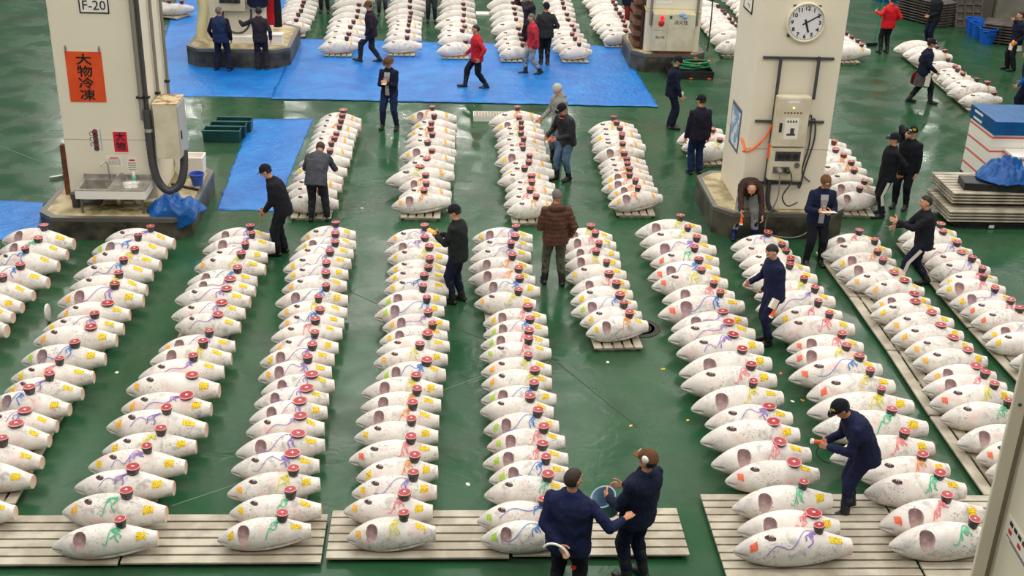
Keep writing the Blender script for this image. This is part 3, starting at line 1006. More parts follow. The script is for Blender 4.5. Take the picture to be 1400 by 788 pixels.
# --- the back left pillar
PB = at(282, 55, .5); WB = (at(366, 55, .5) - PB).dot(EX); FB = Face(PB)
pillar(0, WB, 1.5, PB, dict(h=.5, a=rel(PB, 257, 60, .5)[0], b=rel(PB, 403, 52, .5)[0], c=rel(PB, 320, 68, .5)[1], d=2.1, ch=.35), 'cream column far back left with two men at its plinth')

def at_face(name, label, cat, P, x, z, out=0.0, group=None):
    w_ = P + EX * x - EY * out; return thing(name, label, cat, (w_.x, w_.y, z), YAW, group)
def flat_sign(name, label, P, face, tl, br, material, thick=.006, frame=None, cat='sign', sub='board'):
    x0, z1 = face(*tl); x1, z0 = face(*br); cx, cz = (x0 + x1) / 2, (z0 + z1) / 2; w_, h_ = abs(x1 - x0), abs(z1 - z0)
    t = at_face(name, label, cat, P, cx, cz, .003)
    mb = MB(); mb.bbox(-w_ / 2, w_ / 2, -thick, 0, -h_ / 2, h_ / 2); mb.build(sub, material, t)
    if frame:
        mb = MB(); e = frame[1]
        for a in ((-w_ / 2 - e, w_ / 2 + e, h_ / 2, h_ / 2 + e), (-w_ / 2 - e, w_ / 2 + e, -h_ / 2 - e, -h_ / 2), (-w_ / 2 - e, -w_ / 2, -h_ / 2, h_ / 2), (w_ / 2, w_ / 2 + e, -h_ / 2, h_ / 2)):
            mb.bbox(a[0], a[1], -thick * 1.6, 0, a[2], a[3])
        mb.build('sign_frame', frame[0], t)
    return t, w_, h_
t, w_, h_ = flat_sign('location_sign', 'white F-20 sign in a black frame high on the sink column', PL, FL, (107, -14), (148, 17), M['white'], frame=(M['black'], .02))
text_obj('lettering', 'F-20', .23, wall_M(0, -.012, -.075), M['black'], t)
t, w_, h_ = flat_sign('hanging_banner', 'orange cloth banner with four black characters, hanging from two hooks', PL, FL, (88, 70), (146, 140), M['orange'], thick=.004, cat='banner', sub='cloth')
for k, ch in enumerate('大物冷凍'):
    text_obj('lettering', ch, h_ * .235, wall_M(0, -.007, h_ * (.335 - .235 * k)), M['black'], t, sx=1.30, bold=.0035)
for sx in (-1, 1):
    mb = MB(); mb.tube([(sx * w_ * .46, -.006, h_ / 2 - .02), (sx * w_ * .46 - .015, -.012, h_ / 2 + .05), (sx * w_ * .46, -.012, h_ / 2 + .11), (sx * w_ * .46 + .015, -.012, h_ / 2 + .05), (sx * w_ * .46, -.006, h_ / 2)], .006); mb.build('hook', M['edge'], t)
t, w_, h_ = flat_sign('red_paper_sign', 'small red paper with two black characters above the sinks', PL, FL, (154, 180), (176, 208), M['redpaper'], frame=(M['paper'], .012))
for k, ch in enumerate('大物'): text_obj('lettering', ch, h_ * .46, wall_M(0, -.008, h_ * (.22 - .46 * k)), M['black'], t, bold=.003)
t, w_, h_ = flat_sign('grey_dotted_sticker', 'column of grey and red dots stuck left of the red paper', PL, FL, (122, 177), (136, 206), M['paper'], thick=.002, cat='sticker')
mb = MB(); mr = MB()
for k in range(6): (mb if k % 2 else mr).lathe([(.048, 0), (.048, .004)], (w_ * .2, -.002, h_ * (.4 - .16 * k)), seg=14, frame=Matrix.Rotation(pi / 2, 3, 'X'))
mb.build('grey_dots', M['conduit'], t); mr.build('red_dots', mat('dull_red', s(140, 52, 58), .6), t)
mb = MB()
for k, z in enumerate((.3, .05, -.2)): mb.tube([(-w_ * .30 + .03 * cos(a), -.004, h_ * z + .035 * sin(a)) for a in [i * .6 for i in range(9)]], .006)
mb.build('scribbles', M['conduit'], t)
t, w_, h_ = flat_sign('blue_stripe_sticker', 'thin pale blue stripe beside the dotted sticker', PL, FL, (137, 176.5), (139.5, 206), mat('pale_blue', s(120, 170, 190), .5), thick=.002, cat='sticker')
for tl, br, lab, rd in (((145, 213), (168, 228), 'white notice with faint red writing behind the taps', True), ((173, 215), (189, 236), 'white notice with red heading above the round basin', True)):
    t, w_, h_ = flat_sign('paper_notice', lab, PL, FL, tl, br, M['paper'], thick=.003, cat='notice')
    mb = MB(); mb.bbox(-w_ * .28, w_ * .28, -.005, -.003, h_ * .26, h_ * .36); mb.build('red_heading', M['redpaper'], t)
    mb = MB()
    for k in range(4):
        for q in range(7):
            mb.bbox(-w_ * .4 + q * w_ * .115, -w_ * .4 + q * w_ * .115 + w_ * .08, -.005, -.003, h_ * (.1 - .14 * k), h_ * (.15 - .14 * k))
    mb.build('lines_of_writing', M['conduit'], t)
# conduits on the right corner of the sink pillar
for px, r, lab, mm in ((190, .045, 'grey riser pipe nearest the corner of the sink column', 'pipe'), (197, .035, 'thin dark riser pipe beside the grey one', 'conduit')):
    x, z = FL(px, 0); o = at_face('riser_pipe', lab, 'pipe', PL, WL - .11 + (.09 if r < .04 else 0), .0, .055)
    mb = MB(); mb.cone((0, 0, 2.0), (0, 0, 11), r, r, 10); mb.build('pipe', M[mm], o, smooth=50)
    for zz in (2.4, 4.2, 6): mb = MB(); mb.bbox(-r - .03, r + .03, -r * 1.2, .05, zz, zz + .03); mb.build('clamp', M['dark'], o)
o = at_face('corrugated_conduit', 'thick dark corrugated conduit looping under the grey cabinet', 'conduit', PL, WL - .02, 0, .10)
pts = [(0, 0, 2.2), (0, 0, 1.6), (.02, 0, 1.15), (.09, 0, .85), (.25, .0, .68), (.44, .06, .78), (.53, .12, 1.05), (.54, .2, 1.40)]
def smooth_path(pts, n=6):
    pts = [Vector(p) for p in pts]; out = []
    for i in range(len(pts) - 1):
        p0, p1, p2, p3 = pts[max(i - 1, 0)], pts[i], pts[i + 1], pts[min(i + 2, len(pts) - 1)]
        for k in range(n):
            q = k / n; out.append(.5 * ((2 * p1) + (p2 - p0) * q + (2 * p0 - 5 * p1 + 4 * p2 - p3) * q * q + (3 * p1 - p0 - 3 * p2 + p3) * q ** 3))
    out.append(pts[-1]); return out
sp_ = smooth_path(pts, 12); mb = MB(); mb.tube(sp_, [.07 + .006 * (i % 2) for i in range(len(sp_))], 12); mb.build('conduit', M['conduit'], o, smooth=50)
mb = MB(); mb.lathe([(.082, 0), (.086, .03), (.082, .06)], (0, 0, 1.8), 14); mb.build('collar', M['steel'], o)
# pipe frame up the side face
def side_pipe(P, W, y, lab, r=.03, z0=1.9):
    o = at_face('riser_pipe', lab, 'pipe', P, W + .05, 0, -y); mb = MB(); mb.cone((0, 0, z0), (0, 0, 11), r, r, 8); mb.build('pipe', M['pipe'], o, smooth=50)
    for zz in (2.3, 4.2, 6.1): mb = MB(); mb.bbox(-.05, .04, -.04, .04, zz, zz + .04); mb.build('clamp', M['dark'], o)
side_pipe(PL, WL, .55, 'grey riser pipe on the side of the sink column'); side_pipe(PL, WL, 1.35, 'grey riser pipe at the far edge of the sink column side')
# electric cabinet on the side
cw, cd, chh = .42, .62, 1.0
cx, cz = FL(238, 176, -.2)
o = at_face('electric_cabinet', 'rusty cream cabinet with a grey door on the side of the sink column', 'cabinet', PL, WL + .30, 1.32, -.12)
mb = MB(); mb.bbox(-.2, .22, -.30, .32, 0, chh); mb.build('body', M['box'], o, bevel=.012)
mb = MB(); mb.bbox(.222, .24, -.29, .31, .02, chh - .03); d_ = mb.build('door', mat('grey_door', s(176, 176, 176), .4), o, bevel=.004); mb = MB(); mb.bbox(.24, .256, -.22, -.18, .35, .5); mb.build('handle', M['dark'], d_)
mb = MB(); mb.bbox(-.205, .23, -.305, .325, chh, chh + .012); mb.build('rusty_lid', mat('rusty_cream', s(204, 186, 148), .6, col2=s(140, 96, 56), nscale=5, c2_lo=.5, c2_hi=.6), o)
mb = MB(); mb.bbox(-.26, -.2, -.1, .1, .3, .7); mb.build('bracket', M['edge'], o)
# sinks
sx0 = FL(104, 260, .55)[0]; sx1 = FL(200, 262, .55)[0]; SW = sx1 - sx0
o = at_face('double_sink', 'stainless double sink with a square and a round basin on the plinth', 'sink', PL, sx0 + SW / 2, .42, .02)
SH = .46; SD = .62; hw = SW / 2; m_ = .02
mb = MB()
# deck with two openings
bx0, bx1, by0, by1 = -hw + .06, -.06, -SD + .07, -.10
mb.bbox(-hw, hw, -.10, 0, SH - .02, SH); mb.bbox(-hw, hw, -SD, by0, SH - .02, SH); mb.bbox(-hw, bx0, by0, by1, SH - .02, SH)
mb.bbox(bx1, .06, by0, by1, SH - .02, SH)
cxr, cyr, rr = .5 * (hw + .0) + .0, -.33, .19
n = 32; ring = [(cxr + rr * 1.15 * cos(2 * pi * j / n), cyr + rr * sin(2 * pi * j / n)) for j in range(n)]
def sq(x, y, x0, x1, y0, y1):
    dx, dy = x - (x0 + x1) / 2, y - (y0 + y1) / 2; k = max(abs(dx) / ((x1 - x0) / 2), abs(dy) / ((y1 - y0) / 2)); return ((x0 + x1) / 2 + dx / k, (y0 + y1) / 2 + dy / k)
outr = [sq(p[0], p[1], .06, hw, by0, by1) for p in ring]
mb.loft([[Vector((p[0], p[1], SH - .02)) for p in outr], [Vector((p[0], p[1], SH)) for p in outr], [Vector((p[0], p[1], SH)) for p in ring], [Vector((p[0], p[1], SH - .02)) for p in ring]], cap=False)
mb.bbox(-hw, hw, -.012, 0, SH, SH + .08)
mb.build('deck', M['steel'], o)
mb = MB(); q = .03
mb.loft([[Vector((x, y, z)) for x, y in ((bx0 + e, by0 + e), (bx1 - e, by0 + e), (bx1 - e, by1 - e), (bx0 + e, by1 - e))] for e, z in ((0, SH), (.02, SH - .18), (.10, SH - .2))], cap=False); mb.f.append((8, 9, 10, 11)); mb.build('square_basin', M['steel'], o)
mb = MB(); mb.loft([[Vector((cxr + rr * k * 1.15 * cos(2 * pi * j / n), cyr + rr * k * sin(2 * pi * j / n), SH - dz)) for j in range(n)] for k, dz in ((1.04, -.004), (.98, .0), (.9, .06), (.7, .11), (.3, .14), (.12, .145))], cap=False); mb.f.append(tuple(range(5 * n, 6 * n))); mb.build('round_basin', M['steel'], o, smooth=60)
mb = MB(); mb.bbox(-hw, hw, -SD, -SD + .02, SH - .17, SH - .02); mb.bbox(hw - .02, hw, -SD + .02, 0, SH - .17, SH - .02); mb.build('apron', M['white'], o)
for x in (-hw + .08, hw - .08): mb = MB(); mb.cone((x, -SD + .06, 0), (x, -SD + .06, SH - .03), .025, .025, 10); mb.build('leg', M['edge'], o)
def tap(x, y, hgt, lab=None):
    mb = MB(); mb.tube(smooth_path([(x, y, SH), (x, y, SH + hgt * .7), (x - .03, y - .03, SH + hgt), (x - .08, y - .10, SH + hgt * .95), (x - .09, y - .12, SH + hgt * .8)]), .014, 8); mb.lathe([(.03, 0), (.022, .05), (.012, .08)], (x + .04, y, SH), 10); mb.build('tap', M['steel'], o, smooth=50)
tap(-.14, -.06, .34); tap(.13, -.09, .14)
mb = MB(); mb.lathe([(.04, 0), (.04, .07), (.02, .09), (.015, .13)], (.32, -.08, SH), 12); b_ = mb.mesh('soap', M['white']); 
sb = at_face('soap_bottle', 'small white and green soap bottle behind the round basin', 'bottle', PL, sx0 + SW / 2 + .30, .42 + SH + .001, .08)
mb = MB(); mb.lathe([(.04, 0), (.04, .06), (.03, .075)], (0, 0, 0), 12); mb.build('body', mat('mint', s(120, 200, 170), .4), sb); mb = MB(); mb.lathe([(.03, .076), (.03, .13), (.015, .15)], (0, 0, 0), 12); mb.build('cap', M['white'], sb)
mb = MB(); mb.tube(smooth_path([(-.3, -.25, SH - .2), (-.3, -.25, .1), (-.45, -.25, .08), (-.62, -.25, .08)]), .05, 10); mb.build('drain_pipe', M['conduit'], o, smooth=50)
mb = MB(); mb.lathe([(.08, 0), (.08, .14), (.095, .16), (.095, .26), (.06, .26)], (-.72 * 1, -.25, 0), 14); mb.build('drain_cup', M['conduit'], o, smooth=40)
mb = MB(); mb.tube(smooth_path([(.35, -.25, SH - .16), (.35, -.25, .12), (.5, -.2, .1), (.95, -.12, .12)]), .04, 10); mb.build('waste_pipe', M['box'], o, smooth=50)
mb = MB(); mb.ell((.05, -.3, .14), (.05, .04, .09)); mb.ell((.22, -.3, .12), (.11, .05, .05)); mb.build('valve', M['steel'], o)
o = at_face('grime_patch', 'green and yellow grime on the plinth beneath the sinks', 'stain', PL, sx0 + SW / 2, .4205, .3); o['kind'] = 'stuff'
mb = MB(); rnd = random.Random(3)
for k in range(9):
    cx_, cy_ = rnd.uniform(-.6, .6), rnd.uniform(-.18, .1); r_ = rnd.uniform(.06, .17); mb.prism([(cx_ + r_ * rnd.uniform(.6, 1.2) * cos(a), cy_ + r_ * .6 * rnd.uniform(.6, 1.2) * sin(a)) for a in [i * .52 for i in range(12)]], 0, .003 + .0006 * k)
mb.build('patches', M['grime'], o)
# brown board, reel on the left of the pillar
q = rel(PL, 99, 262, .42); o = thing('leaning_board', 'rust brown board leaning on the left edge of the sink column', 'board', at(96, 266, .42), YAW)
mb = MB(); mb.box((-.02, .02, .48), (.11, .09, .96)); mb.build('board', M['rust'], o, bevel=.01)
o = thing('floor_squeegee', 'grey squeegee head resting on the floor left of the sink plinth', 'squeegee', at(86, 243, 0), YAW + .6)
mb = MB(); mb.box((0, 0, .03), (.5, .08, .06)); mb.build('head', M['steel'], o); mb = MB(); mb.cone((0, 0, .06), (.3, .12, .45), .015, .015, 8); mb.build('handle', M['pipe'], o)
# foam box, bucket and black rod on the plinth's right side
def open_box(t, L, W, H, th, material, name='body'):
    mb = MB(); mb.loft([[Vector((sx * (L / 2 - e), sy * (W / 2 - e), z)) for sx, sy in ((-1, -1), (1, -1), (1, 1), (-1, 1))] for e, z in ((.02, 0), (0, H), (th, H), (th, .03 + th))], cap=True); return mb.build(name, material, t, bevel=.004)
q = at(262, 236, .42); o = thing('foam_box', 'white foam box holding red scraps on the sink plinth', 'box', (q.x, q.y, .42), YAW); open_box(o, .54, .36, .36, .03, M['foam'])
mb = MB(); mb.bbox(-.24, .24, -.15, .15, .06, .26); mb.build('ice', M['white'], o)
mb = MB()
for k in range(5): mb.ell((.02 + .04 * k, -.05 + .02 * (k % 3), .27), (.05, .035, .02))
mb.build('red_scraps', mat('salmon_red', s(240, 110, 80), .5), o)
q = at(270, 253, .42); o = thing('bucket', 'small blue plastic bucket beside the foam box', 'bucket', (q.x, q.y, .42), 0)
mb = MB(); mb.lathe([(.09, 0), (.135, .21), (.148, .215), (.148, .235), (.13, .235), (.085, .015), (.001, .012)], seg=24); mb.build('body', M['bucket'], o, smooth=50)
mb = MB(); mb.tube([(.14 * cos(a), .0, .22 - .12 * abs(sin(a))) if False else (.145 * cos(a), -.145 * abs(sin(a)), .22 - .05 * abs(sin(a))) for a in [i * pi / 12 for i in range(13)]], .004, 6); mb.build('bail', M['edge'], o)
q = at(253, 257, .42); o = thing('steel_angle_bar', 'dark bar lying across the plinth in front of the bucket', 'bar', (q.x, q.y, .42), YAW - .5); mb = MB(); mb.box((0, 0, .02), (.62, .05, .04)); mb.build('bar', M['dark'], o)

# --- crumpled tarpaulins
def crumple(name, label, loc, rotz, rx, ry, h, seed, edge_y=None, drop=.3, bot=.012):
    mb = MB(); NR, NA = 44, 110; vs = []
    for i in range(NR + 1):
        for j in range(NA):
            a = 2 * pi * j / NA; k = i / NR
            er = 1 + .22 * noise.noise(Vector((cos(a) * 1.6, sin(a) * 1.6, seed)))
            x = rx * k * er * cos(a); y = ry * k * er * sin(a)
            f = (1 - k ** 2.2); rg = 1 - abs(noise.noise(Vector((x * 4.2, y * 4.2, seed + 5)))) * 2.3; rg2 = 1 - abs(noise.noise(Vector((x * 8, y * 8, seed + 9)))) * 2
            z = max(0, h * f * (.55 + .45 * rg) + .05 * rg2 * (.3 + f)) + bot
            if edge_y is not None and y < edge_y:
                over = edge_y - y; z = max(z, .04) - over * drop * (1 if over < .3 else 1.0) * 2.2; y = edge_y - min(over, .07) - .02 * sin(x * 14) - .02
            vs.append(Vector((x, y, z)))
    n = NA
    mb.v = [tuple(v) for v in vs]
    for i in range(NR):
        for j in range(NA): mb.f.append((i * n + j, i * n + (j + 1) % n, (i + 1) * n + (j + 1) % n, (i + 1) * n + j))
    me = mb.mesh(name, M['tarp2'], smooth=35); o = link(name, me, None, None, loc, rotz)
    md = o.modifiers.new('t', 'SOLIDIFY'); md.thickness = .006; md.offset = 1
    return tag(o, label, 'tarpaulin')
q = at(241, 290, .42)
ly = (at(241, 302, .42) - q).dot(EY)
crumple('crumpled_tarpaulin', 'crumpled dark blue tarpaulin heaped over the corner of the sink plinth', (q.x, q.y, .42), YAW, .50, .36, .30, 2.0, edge_y=-.17, drop=.6)
# --- flat tarpaulins
def ground_tarp(name, label, corners, z, nx=70, ny=30, amp=.012, jag=.03, world=False, seed=0, drop=0):
    c = [at(p[0], p[1], 0) if not world else Vector((p[0], p[1], 0)) for p in corners]; mb = MB(); vs = []
    for j in range(ny + 1):
        for i in range(nx + 1):
            u, v = i / nx, j / ny; p = c[0].lerp(c[1], u).lerp(c[3].lerp(c[2], u), v)
            e = min(u, 1 - u, v, 1 - v)
            w1 = noise.noise(Vector((p.x * 1.1, p.y * 1.1, seed))); w2 = noise.noise(Vector((p.x * 4, p.y * 4, seed + 3)))
            zz = z + amp * (.5 + .5 * w1) + amp * .6 * abs(w2)
            if e < .001: p = p + Vector((w2, noise.noise(Vector((p.x * 3, p.y * 3, 9))), 0)) * jag * 2
            vs.append(Vector((p.x, p.y, zz if e > .001 else z + .001)))
    mb.v = [tuple(v) for v in vs]
    for j in range(ny):
        for i in range(nx): a = j * (nx + 1) + i; mb.f.append((a, a + 1, a + nx + 2, a + nx + 1))
    o = link(name, mb.mesh(name, M['tarp'], smooth=60)); md = o.modifiers.new('t', 'SOLIDIFY'); md.thickness = .003
    return tag(o, label, 'tarpaulin')
def far(px, Y):     # ground point on pixel column, given depth
    p0 = at(px, 20, 0); p1 = at(px, 120, 0); k = (Y - p0.y) / (p1.y - p0.y); q = p0 + (p1 - p0) * k; return (q.x, q.y)
wc = lambda px, py: tuple(at(px, py, 0).xy)
ground_tarp('ground_tarpaulin', 'blue tarpaulin spread under the back left column and its two men', [wc(200, 131), wc(380, 134), wc(444, -30), wc(262, -70)], .006, 60, 90, world=True, seed=1)
ground_tarp('ground_tarpaulin', 'large blue tarpaulin crossed by the men in red jackets', [(370, 136), (901, 147), (848, 64), (408, 54)], .022, 120, 50, amp=.016, seed=2)
ground_tarp('ground_tarpaulin', 'blue tarpaulin strip between the green bins and the first middle row', [(296, 287), (376, 290), (428, 163), (343, 163)], .006, 30, 50, seed=3)
ground_tarp('ground_tarpaulin', 'blue tarpaulin at the left edge of the floor before the sink plinth', [(-60, 335), (50, 323), (62, 277), (-60, 272)], .006, 40, 24, seed=4)

# --- clock pillar furniture
x, z = FC(1101, 30); r_ = abs(FC(1128, 30)[0] - FC(1074, 30)[0]) / 2
o = at_face('wall_clock', 'round white wall clock showing ten past five', 'clock', PC, x, z, .0)
fr = Matrix.Rotation(pi / 2, 3, 'X')
mb = MB(); mb.lathe([(r_ * .86, 0), (r_, .0), (r_ * 1.0, .05), (r_ * .98, .075), (r_ * .93, .08), (r_ * .90, .06), (r_ * .90, .052)], seg=48, frame=fr); mb.build('rim', mat('clock_rim', s(222, 212, 184), .4), o, smooth=50)
mb = MB(); mb.lathe([(r_ * .9, .045), (r_ * .9, .055)], seg=48, frame=fr); dial = mb.build('dial', mat('clock_dial', s(226, 224, 226), .3), o)
for h in range(1, 13):
    a = radians(h * 30); text_obj('numeral', str(h), r_ * .27, wall_M(sin(a) * r_ * .70, -.057, cos(a) * r_ * .70), M['black'], dial, sx=1.1, bold=.003)
mb = MB()
for k in range(60):
    a = radians(k * 6); l_ = .05 if k % 5 == 0 else .03; mb.box((sin(a) * r_ * .86, -.057, cos(a) * r_ * .86), (.006, .003, l_), Matrix.Rotation(a, 3, 'Y'))
mb.build('minute_marks', M['black'], dial)
mb = MB(); a = radians(60); mb.box((sin(a) * r_ * .30, -.066, cos(a) * r_ * .30), (.022, .004, r_ * 1.0), Matrix.Rotation(a, 3, 'Y')); mb.build('minute_hand', M['black'], o)
mb = MB(); a = radians(161); mb.box((sin(a) * r_ * .17, -.061, cos(a) * r_ * .17), (.032, .004, r_ * .68), Matrix.Rotation(a, 3, 'Y')); mb.build('hour_hand', M['black'], o)
mb = MB(); mb.bbox(-r_ * .7, r_ * .7, -.02, 0, r_ * .75, r_ * .85); mb.bbox(-r_ * .85, -r_ * .6, -.03, 0, -r_ * .75, -r_ * .6); mb.build('bracket', M['conduit'], o)
def strut(px0, py, px1, lab):
    x0, z0 = FC(px0, py); x1, _ = FC(px1, py); o = at_face('strut_channel', lab, 'strut', PC, (x0 + x1) / 2, z0, .0, None)
    mb = MB(); w_ = x1 - x0; mb.bbox(-w_ / 2, w_ / 2, -.05, -.0, -.02, .02); mb.build('channel', M['conduit'], o)
strut(1043, 78, 1140, 'grey strut across the clock column under the clock')
strut(1032, 165, 1126, 'grey strut behind the tall cabinet top')
strut(1023, 249, 1096, 'dark strut below the socket cabinet')
for pxa, pxb, lab in ((1066, 1049, 'grey conduit running down left of the tall cabinet'), (1118, 1112, 'short grey conduit dropping into the tall cabinet')):
    x0, _ = FC(pxa, 80); z1 = FC(pxa, 76)[1]; z0 = FC(pxb, 250)[1] if pxa < 1100 else FC(1112, 134)[1]
    o = at_face('riser_pipe', lab, 'pipe', PC, x0, 0, .085); mb = MB(); mb.cone((0, 0, z0), (0, 0, z1), .03, .03, 10)
    mb.build('pipe', M['conduit'], o, smooth=50)
# cabinet: upper door and lower socket box
x0, z1 = FC(1061, 132, .22); x1, zm = FC(1108, 202, .22); _, z0 = FC(1100, 246, .22); CW = FC(1107, 150, .22)[0] - FC(1061, 150, .22)[0]; cxm = (FC(1061, 150, .22)[0] + FC(1107, 150, .22)[0]) / 2
o = at_face('electric_cabinet', 'tall cream cabinet with lamp row and paper notice on the clock column', 'cabinet', PC, cxm, zm, .051)
hh = z1 - zm; mb = MB(); mb.bbox(-CW / 2, CW / 2, -.20, 0, .01, hh); mb.build('body', M['box'], o, bevel=.01)
mb = MB(); mb.bbox(-CW / 2 + .01, CW / 2 - .01, -.215, -.2, .03, hh - .02); d_ = mb.build('door', M['box'], o, bevel=.004)
mb = MB(); mb.bbox(-CW * .36, -CW * .28, -.23, -.215, hh * .32, hh * .50); mb.build('handle', M['dark'], d_)
for k in range(6): mb = MB(); mb.lathe([(.018, 0), (.014, .012)], (-CW * .24 + CW * .095 * k, -.215, hh * .70), 10, frame=fr); mb.build('indicator', M['rust'], d_)
mb = MB(); mb.lathe([(.018, 0), (.014, .014)], (0, -.215, hh * .80), 10, frame=fr); mb.build('lit_indicator', mat('amber', s(255, 190, 80), .4, emit=3), d_)
mb = MB(); mb.bbox(-.10, .10, -.218, -.215, hh * .89, hh * .93); mb.build('name_plate', M['white'], d_)
mb = MB(); mb.bbox(-CW * .20, CW * .22, -.219, -.215, hh * .18, hh * .60); nt_ = mb.build('paper_notice', M['paper'], d_)
mb = MB()
for q in range(4): mb.bbox(-CW * .14 + q * CW * .08, -CW * .14 + q * CW * .08 + .03, -.221, -.219, hh * .51, hh * .55)
mb.bbox(-CW * .12, CW * .14, -.221, -.219, hh * .25, hh * .29); mb.bbox(-CW * .02, CW * .10, -.221, -.219, hh * .29, hh * .40); mb.build('drawing', M['conduit'], nt_)
hl = zm - z0 - .01; o = at_face('socket_cabinet', 'cream socket cabinet with plugged cables below the tall cabinet', 'cabinet', PC, cxm, z0, .051)
mb = MB(); mb.bbox(-CW / 2, CW / 2, -.20, 0, 0, hl); mb.build('body', M['box'], o, bevel=.01)
for k in range(3):
    mb = MB(); mb.bbox(-.085, .085, -.206, -.2, -.09, .09); b_ = mb.build('socket', M['conduit'], o); b_.location = (-CW * .22 + k * CW * .24, 0, hl * .75)
    mb = MB(); mb.lathe([(.055, 0), (.055, .012)], (0, -.206, 0), 14, frame=fr); mb.build('round_inset', M['dark'], b_)
mb = MB(); mb.bbox(-CW * .38, CW * .12, -.21, -.2, hl * .22, hl * .42); mb.build('plug_plate', M['edge'], o)
for k in range(2): mb = MB(); mb.lathe([(.05, 0), (.04, .12), (.02, .14)], (-CW * .2 + k * CW * .24, -.21, hl * .33), 12, frame=fr); mb.build('plug', M['dark'] if k else M['pipe'], o)
mb = MB(); mb.lathe([(.05, 0), (.05, .02)], (CW * .33, -.2, hl * .48), 14, frame=fr); mb.build('dial', M['edge'], o)
def cable(lab, pts, r=.012, material=None, name='cable', P=PC):
    o = at_face(name, lab, 'cable', P, 0, 0, 0); mb = MB(); mb.tube(smooth_path(pts), r, 8); mb.build('line', material or M['conduit'], o, smooth=60); return o
zb = z0
c0 = cxm - CW * .2
cable('thin grey cable hanging from the plug over the plinth edge', [(c0, -.36, zb + hl * .3), (c0, -.38, zb + .1), (c0 + .02, -.36, .9), (c0 - .06, -.34, .62), (c0 - .1, cc - .06, .5), (c0 - .1, cc - .06, .18), (c0 + .2, cc - .06, .06), (c0 + .6, cc - .06, .10), (c0 + .9, cc - .06, .45), (c0 + 1.0, cc + .02, .53)], .013, M['pipe'])
cable('dark cable curving down beside the plug cable', [(c0 + .2, -.36, zb + hl * .3), (c0 + .22, -.38, zb), (c0 + .12, -.3, zb - .3), (c0 + .25, -.26, zb - .5), (c0 + .45, -.2, zb - .45)], .014)
cable('black cable loop hanging right of the cabinets', [(cxm + CW * .52, -.1, zm + .3), (cxm + CW * .75, -.08, zm + .5), (cxm + CW * .85, -.06, zm + .1), (cxm + CW * .7, -.06, zb + .2), (cxm + CW * .6, -.08, zb - .2), (cxm + CW * .5, -.1, zb - .1)], .016)
cable('second black cable hanging right of the cabinets', [(cxm + CW * .52, -.07, zm + .4), (cxm + CW * .66, -.06, zm + .55), (cxm + CW * .72, -.05, zm), (cxm + CW * .62, -.05, zb + .1), (cxm + CW * .9, -.05, zb - .1)], .014)
xl = FC(1050, 250)[0]
cable('thick dark conduit bending along the foot of the clock column', [(xl, -.09, zb + .1), (xl, -.09, zb - .35), (xl + .06, -.09, zb - .6), (xl + .25, -.09, zb - .72), (xl + .6, -.09, zb - .74), (xl + 1.1, -.09, zb - .72)], .045, M['conduit'], 'bent_conduit')
xo, zo = FC(1052, 168); xo2, zo2 = FC(1018, 203)
cable('orange strap tied from the conduit round the column corner', [(xo, -.14, zo), (xo - .05, -.12, zo - .2), (xo - .25, -.06, zo2 + .02), (xo2 - .02, -.03, zo2 - .05), (-.03, -.02, zo2), (-.03, .3, zo2 + .1)], .018, M['orangep'], 'strap')
mb = MB(); o = at_face('orange_tape_roll', 'orange tape piece hanging on the conduit at the strap', 'tape', PC, FC(1050, 203)[0], zo2, .11); mb.bbox(-.03, .03, -.05, -.0, -.14, .14); mb.build('tape', M['orangep'], o)
# side face signs
def side_thing(name, label, cat, P, y, z):
    w_ = P - EX * .004 + EY * y; return thing(name, label, cat, (w_.x, w_.y, z), YAW)
o = side_thing('location_sign', 'small framed sign on the shaded side of the clock column', 'sign', PC, 1.0, FC(1030, 12)[1] + .0)
mb = MB(); mb.bbox(-.008, 0, -.3, .3, -.22, .22); mb.build('board', M['paper'], o); mb = MB()
for a in ((-.33, .33, .22, .25), (-.33, .33, -.25, -.22), (-.33, -.3, -.22, .22), (.3, .33, -.22, .22)): mb.bbox(-.014, 0, a[0], a[1], a[2], a[3])
mb.build('sign_frame', M['black'], o)
mb = MB()
for yy, zz, hh_ in ((.16, .10, .05), (.12, -.02, .06), (.02, .02, .08), (-.06, .04, .07), (-.12, .0, .06), (-.02, -.12, .04), (-.10, -.14, .05)): mb.bbox(-.011, -.008, yy - .022, yy + .022, zz - hh_ / 2, zz + hh_ / 2)
mb.build('worn_writing', M['conduit'], o)
o = side_thing('blue_poster', 'blue and white poster low on the shaded side of the clock column', 'poster', PC, .95, FC(1003, 203)[1] + .12)
mb = MB(); mb.bbox(-.006, 0, -.38, .38, -.42, .42); mb.build('sheet', mat('poster_border', s(96, 92, 110), .5), o)
mb = MB(); mb.bbox(-.009, -.006, -.32, .32, -.36, .34); mb.build('picture', mat('poster_blue', s(120, 160, 190), .5, col2=s(214, 220, 224), nscale=5, c2_lo=.48, c2_hi=.52), o)

# --- hose pillar furniture
x0, z1 = FH(895, 19, .3); x1, _ = FH(952.5, 19, .3); CH = z1 - .5; CWh = x1 - x0; cxh = (x0 + x1) / 2
o = at_face('fire_hose_cabinet', 'cream fire cabinet with red lamp and bell on the hose column', 'cabinet', PH, cxh, .501, .0)
mb = MB(); mb.bbox(-CWh / 2, CWh / 2, -.28, 0, .08, CH); mb.build('body', M['box'], o, bevel=.012)
mb = MB(); mb.bbox(-CWh / 2 + .05, CWh / 2 - .05, -.24, -.02, 0, .08); mb.build('base', M['rust'], o)
mb = MB(); mb.bbox(-CWh / 2 + .015, -CWh * .17, -.292, -.28, CH * .60, CH - .02); l_ = mb.build('lamp_panel', M['box'], o, bevel=.003)
mb = MB(); mb.bbox(-CWh / 2 + .015, -CWh * .17, -.292, -.28, .10, CH * .585); mb.build('small_door', M['box'], o, bevel=.003)
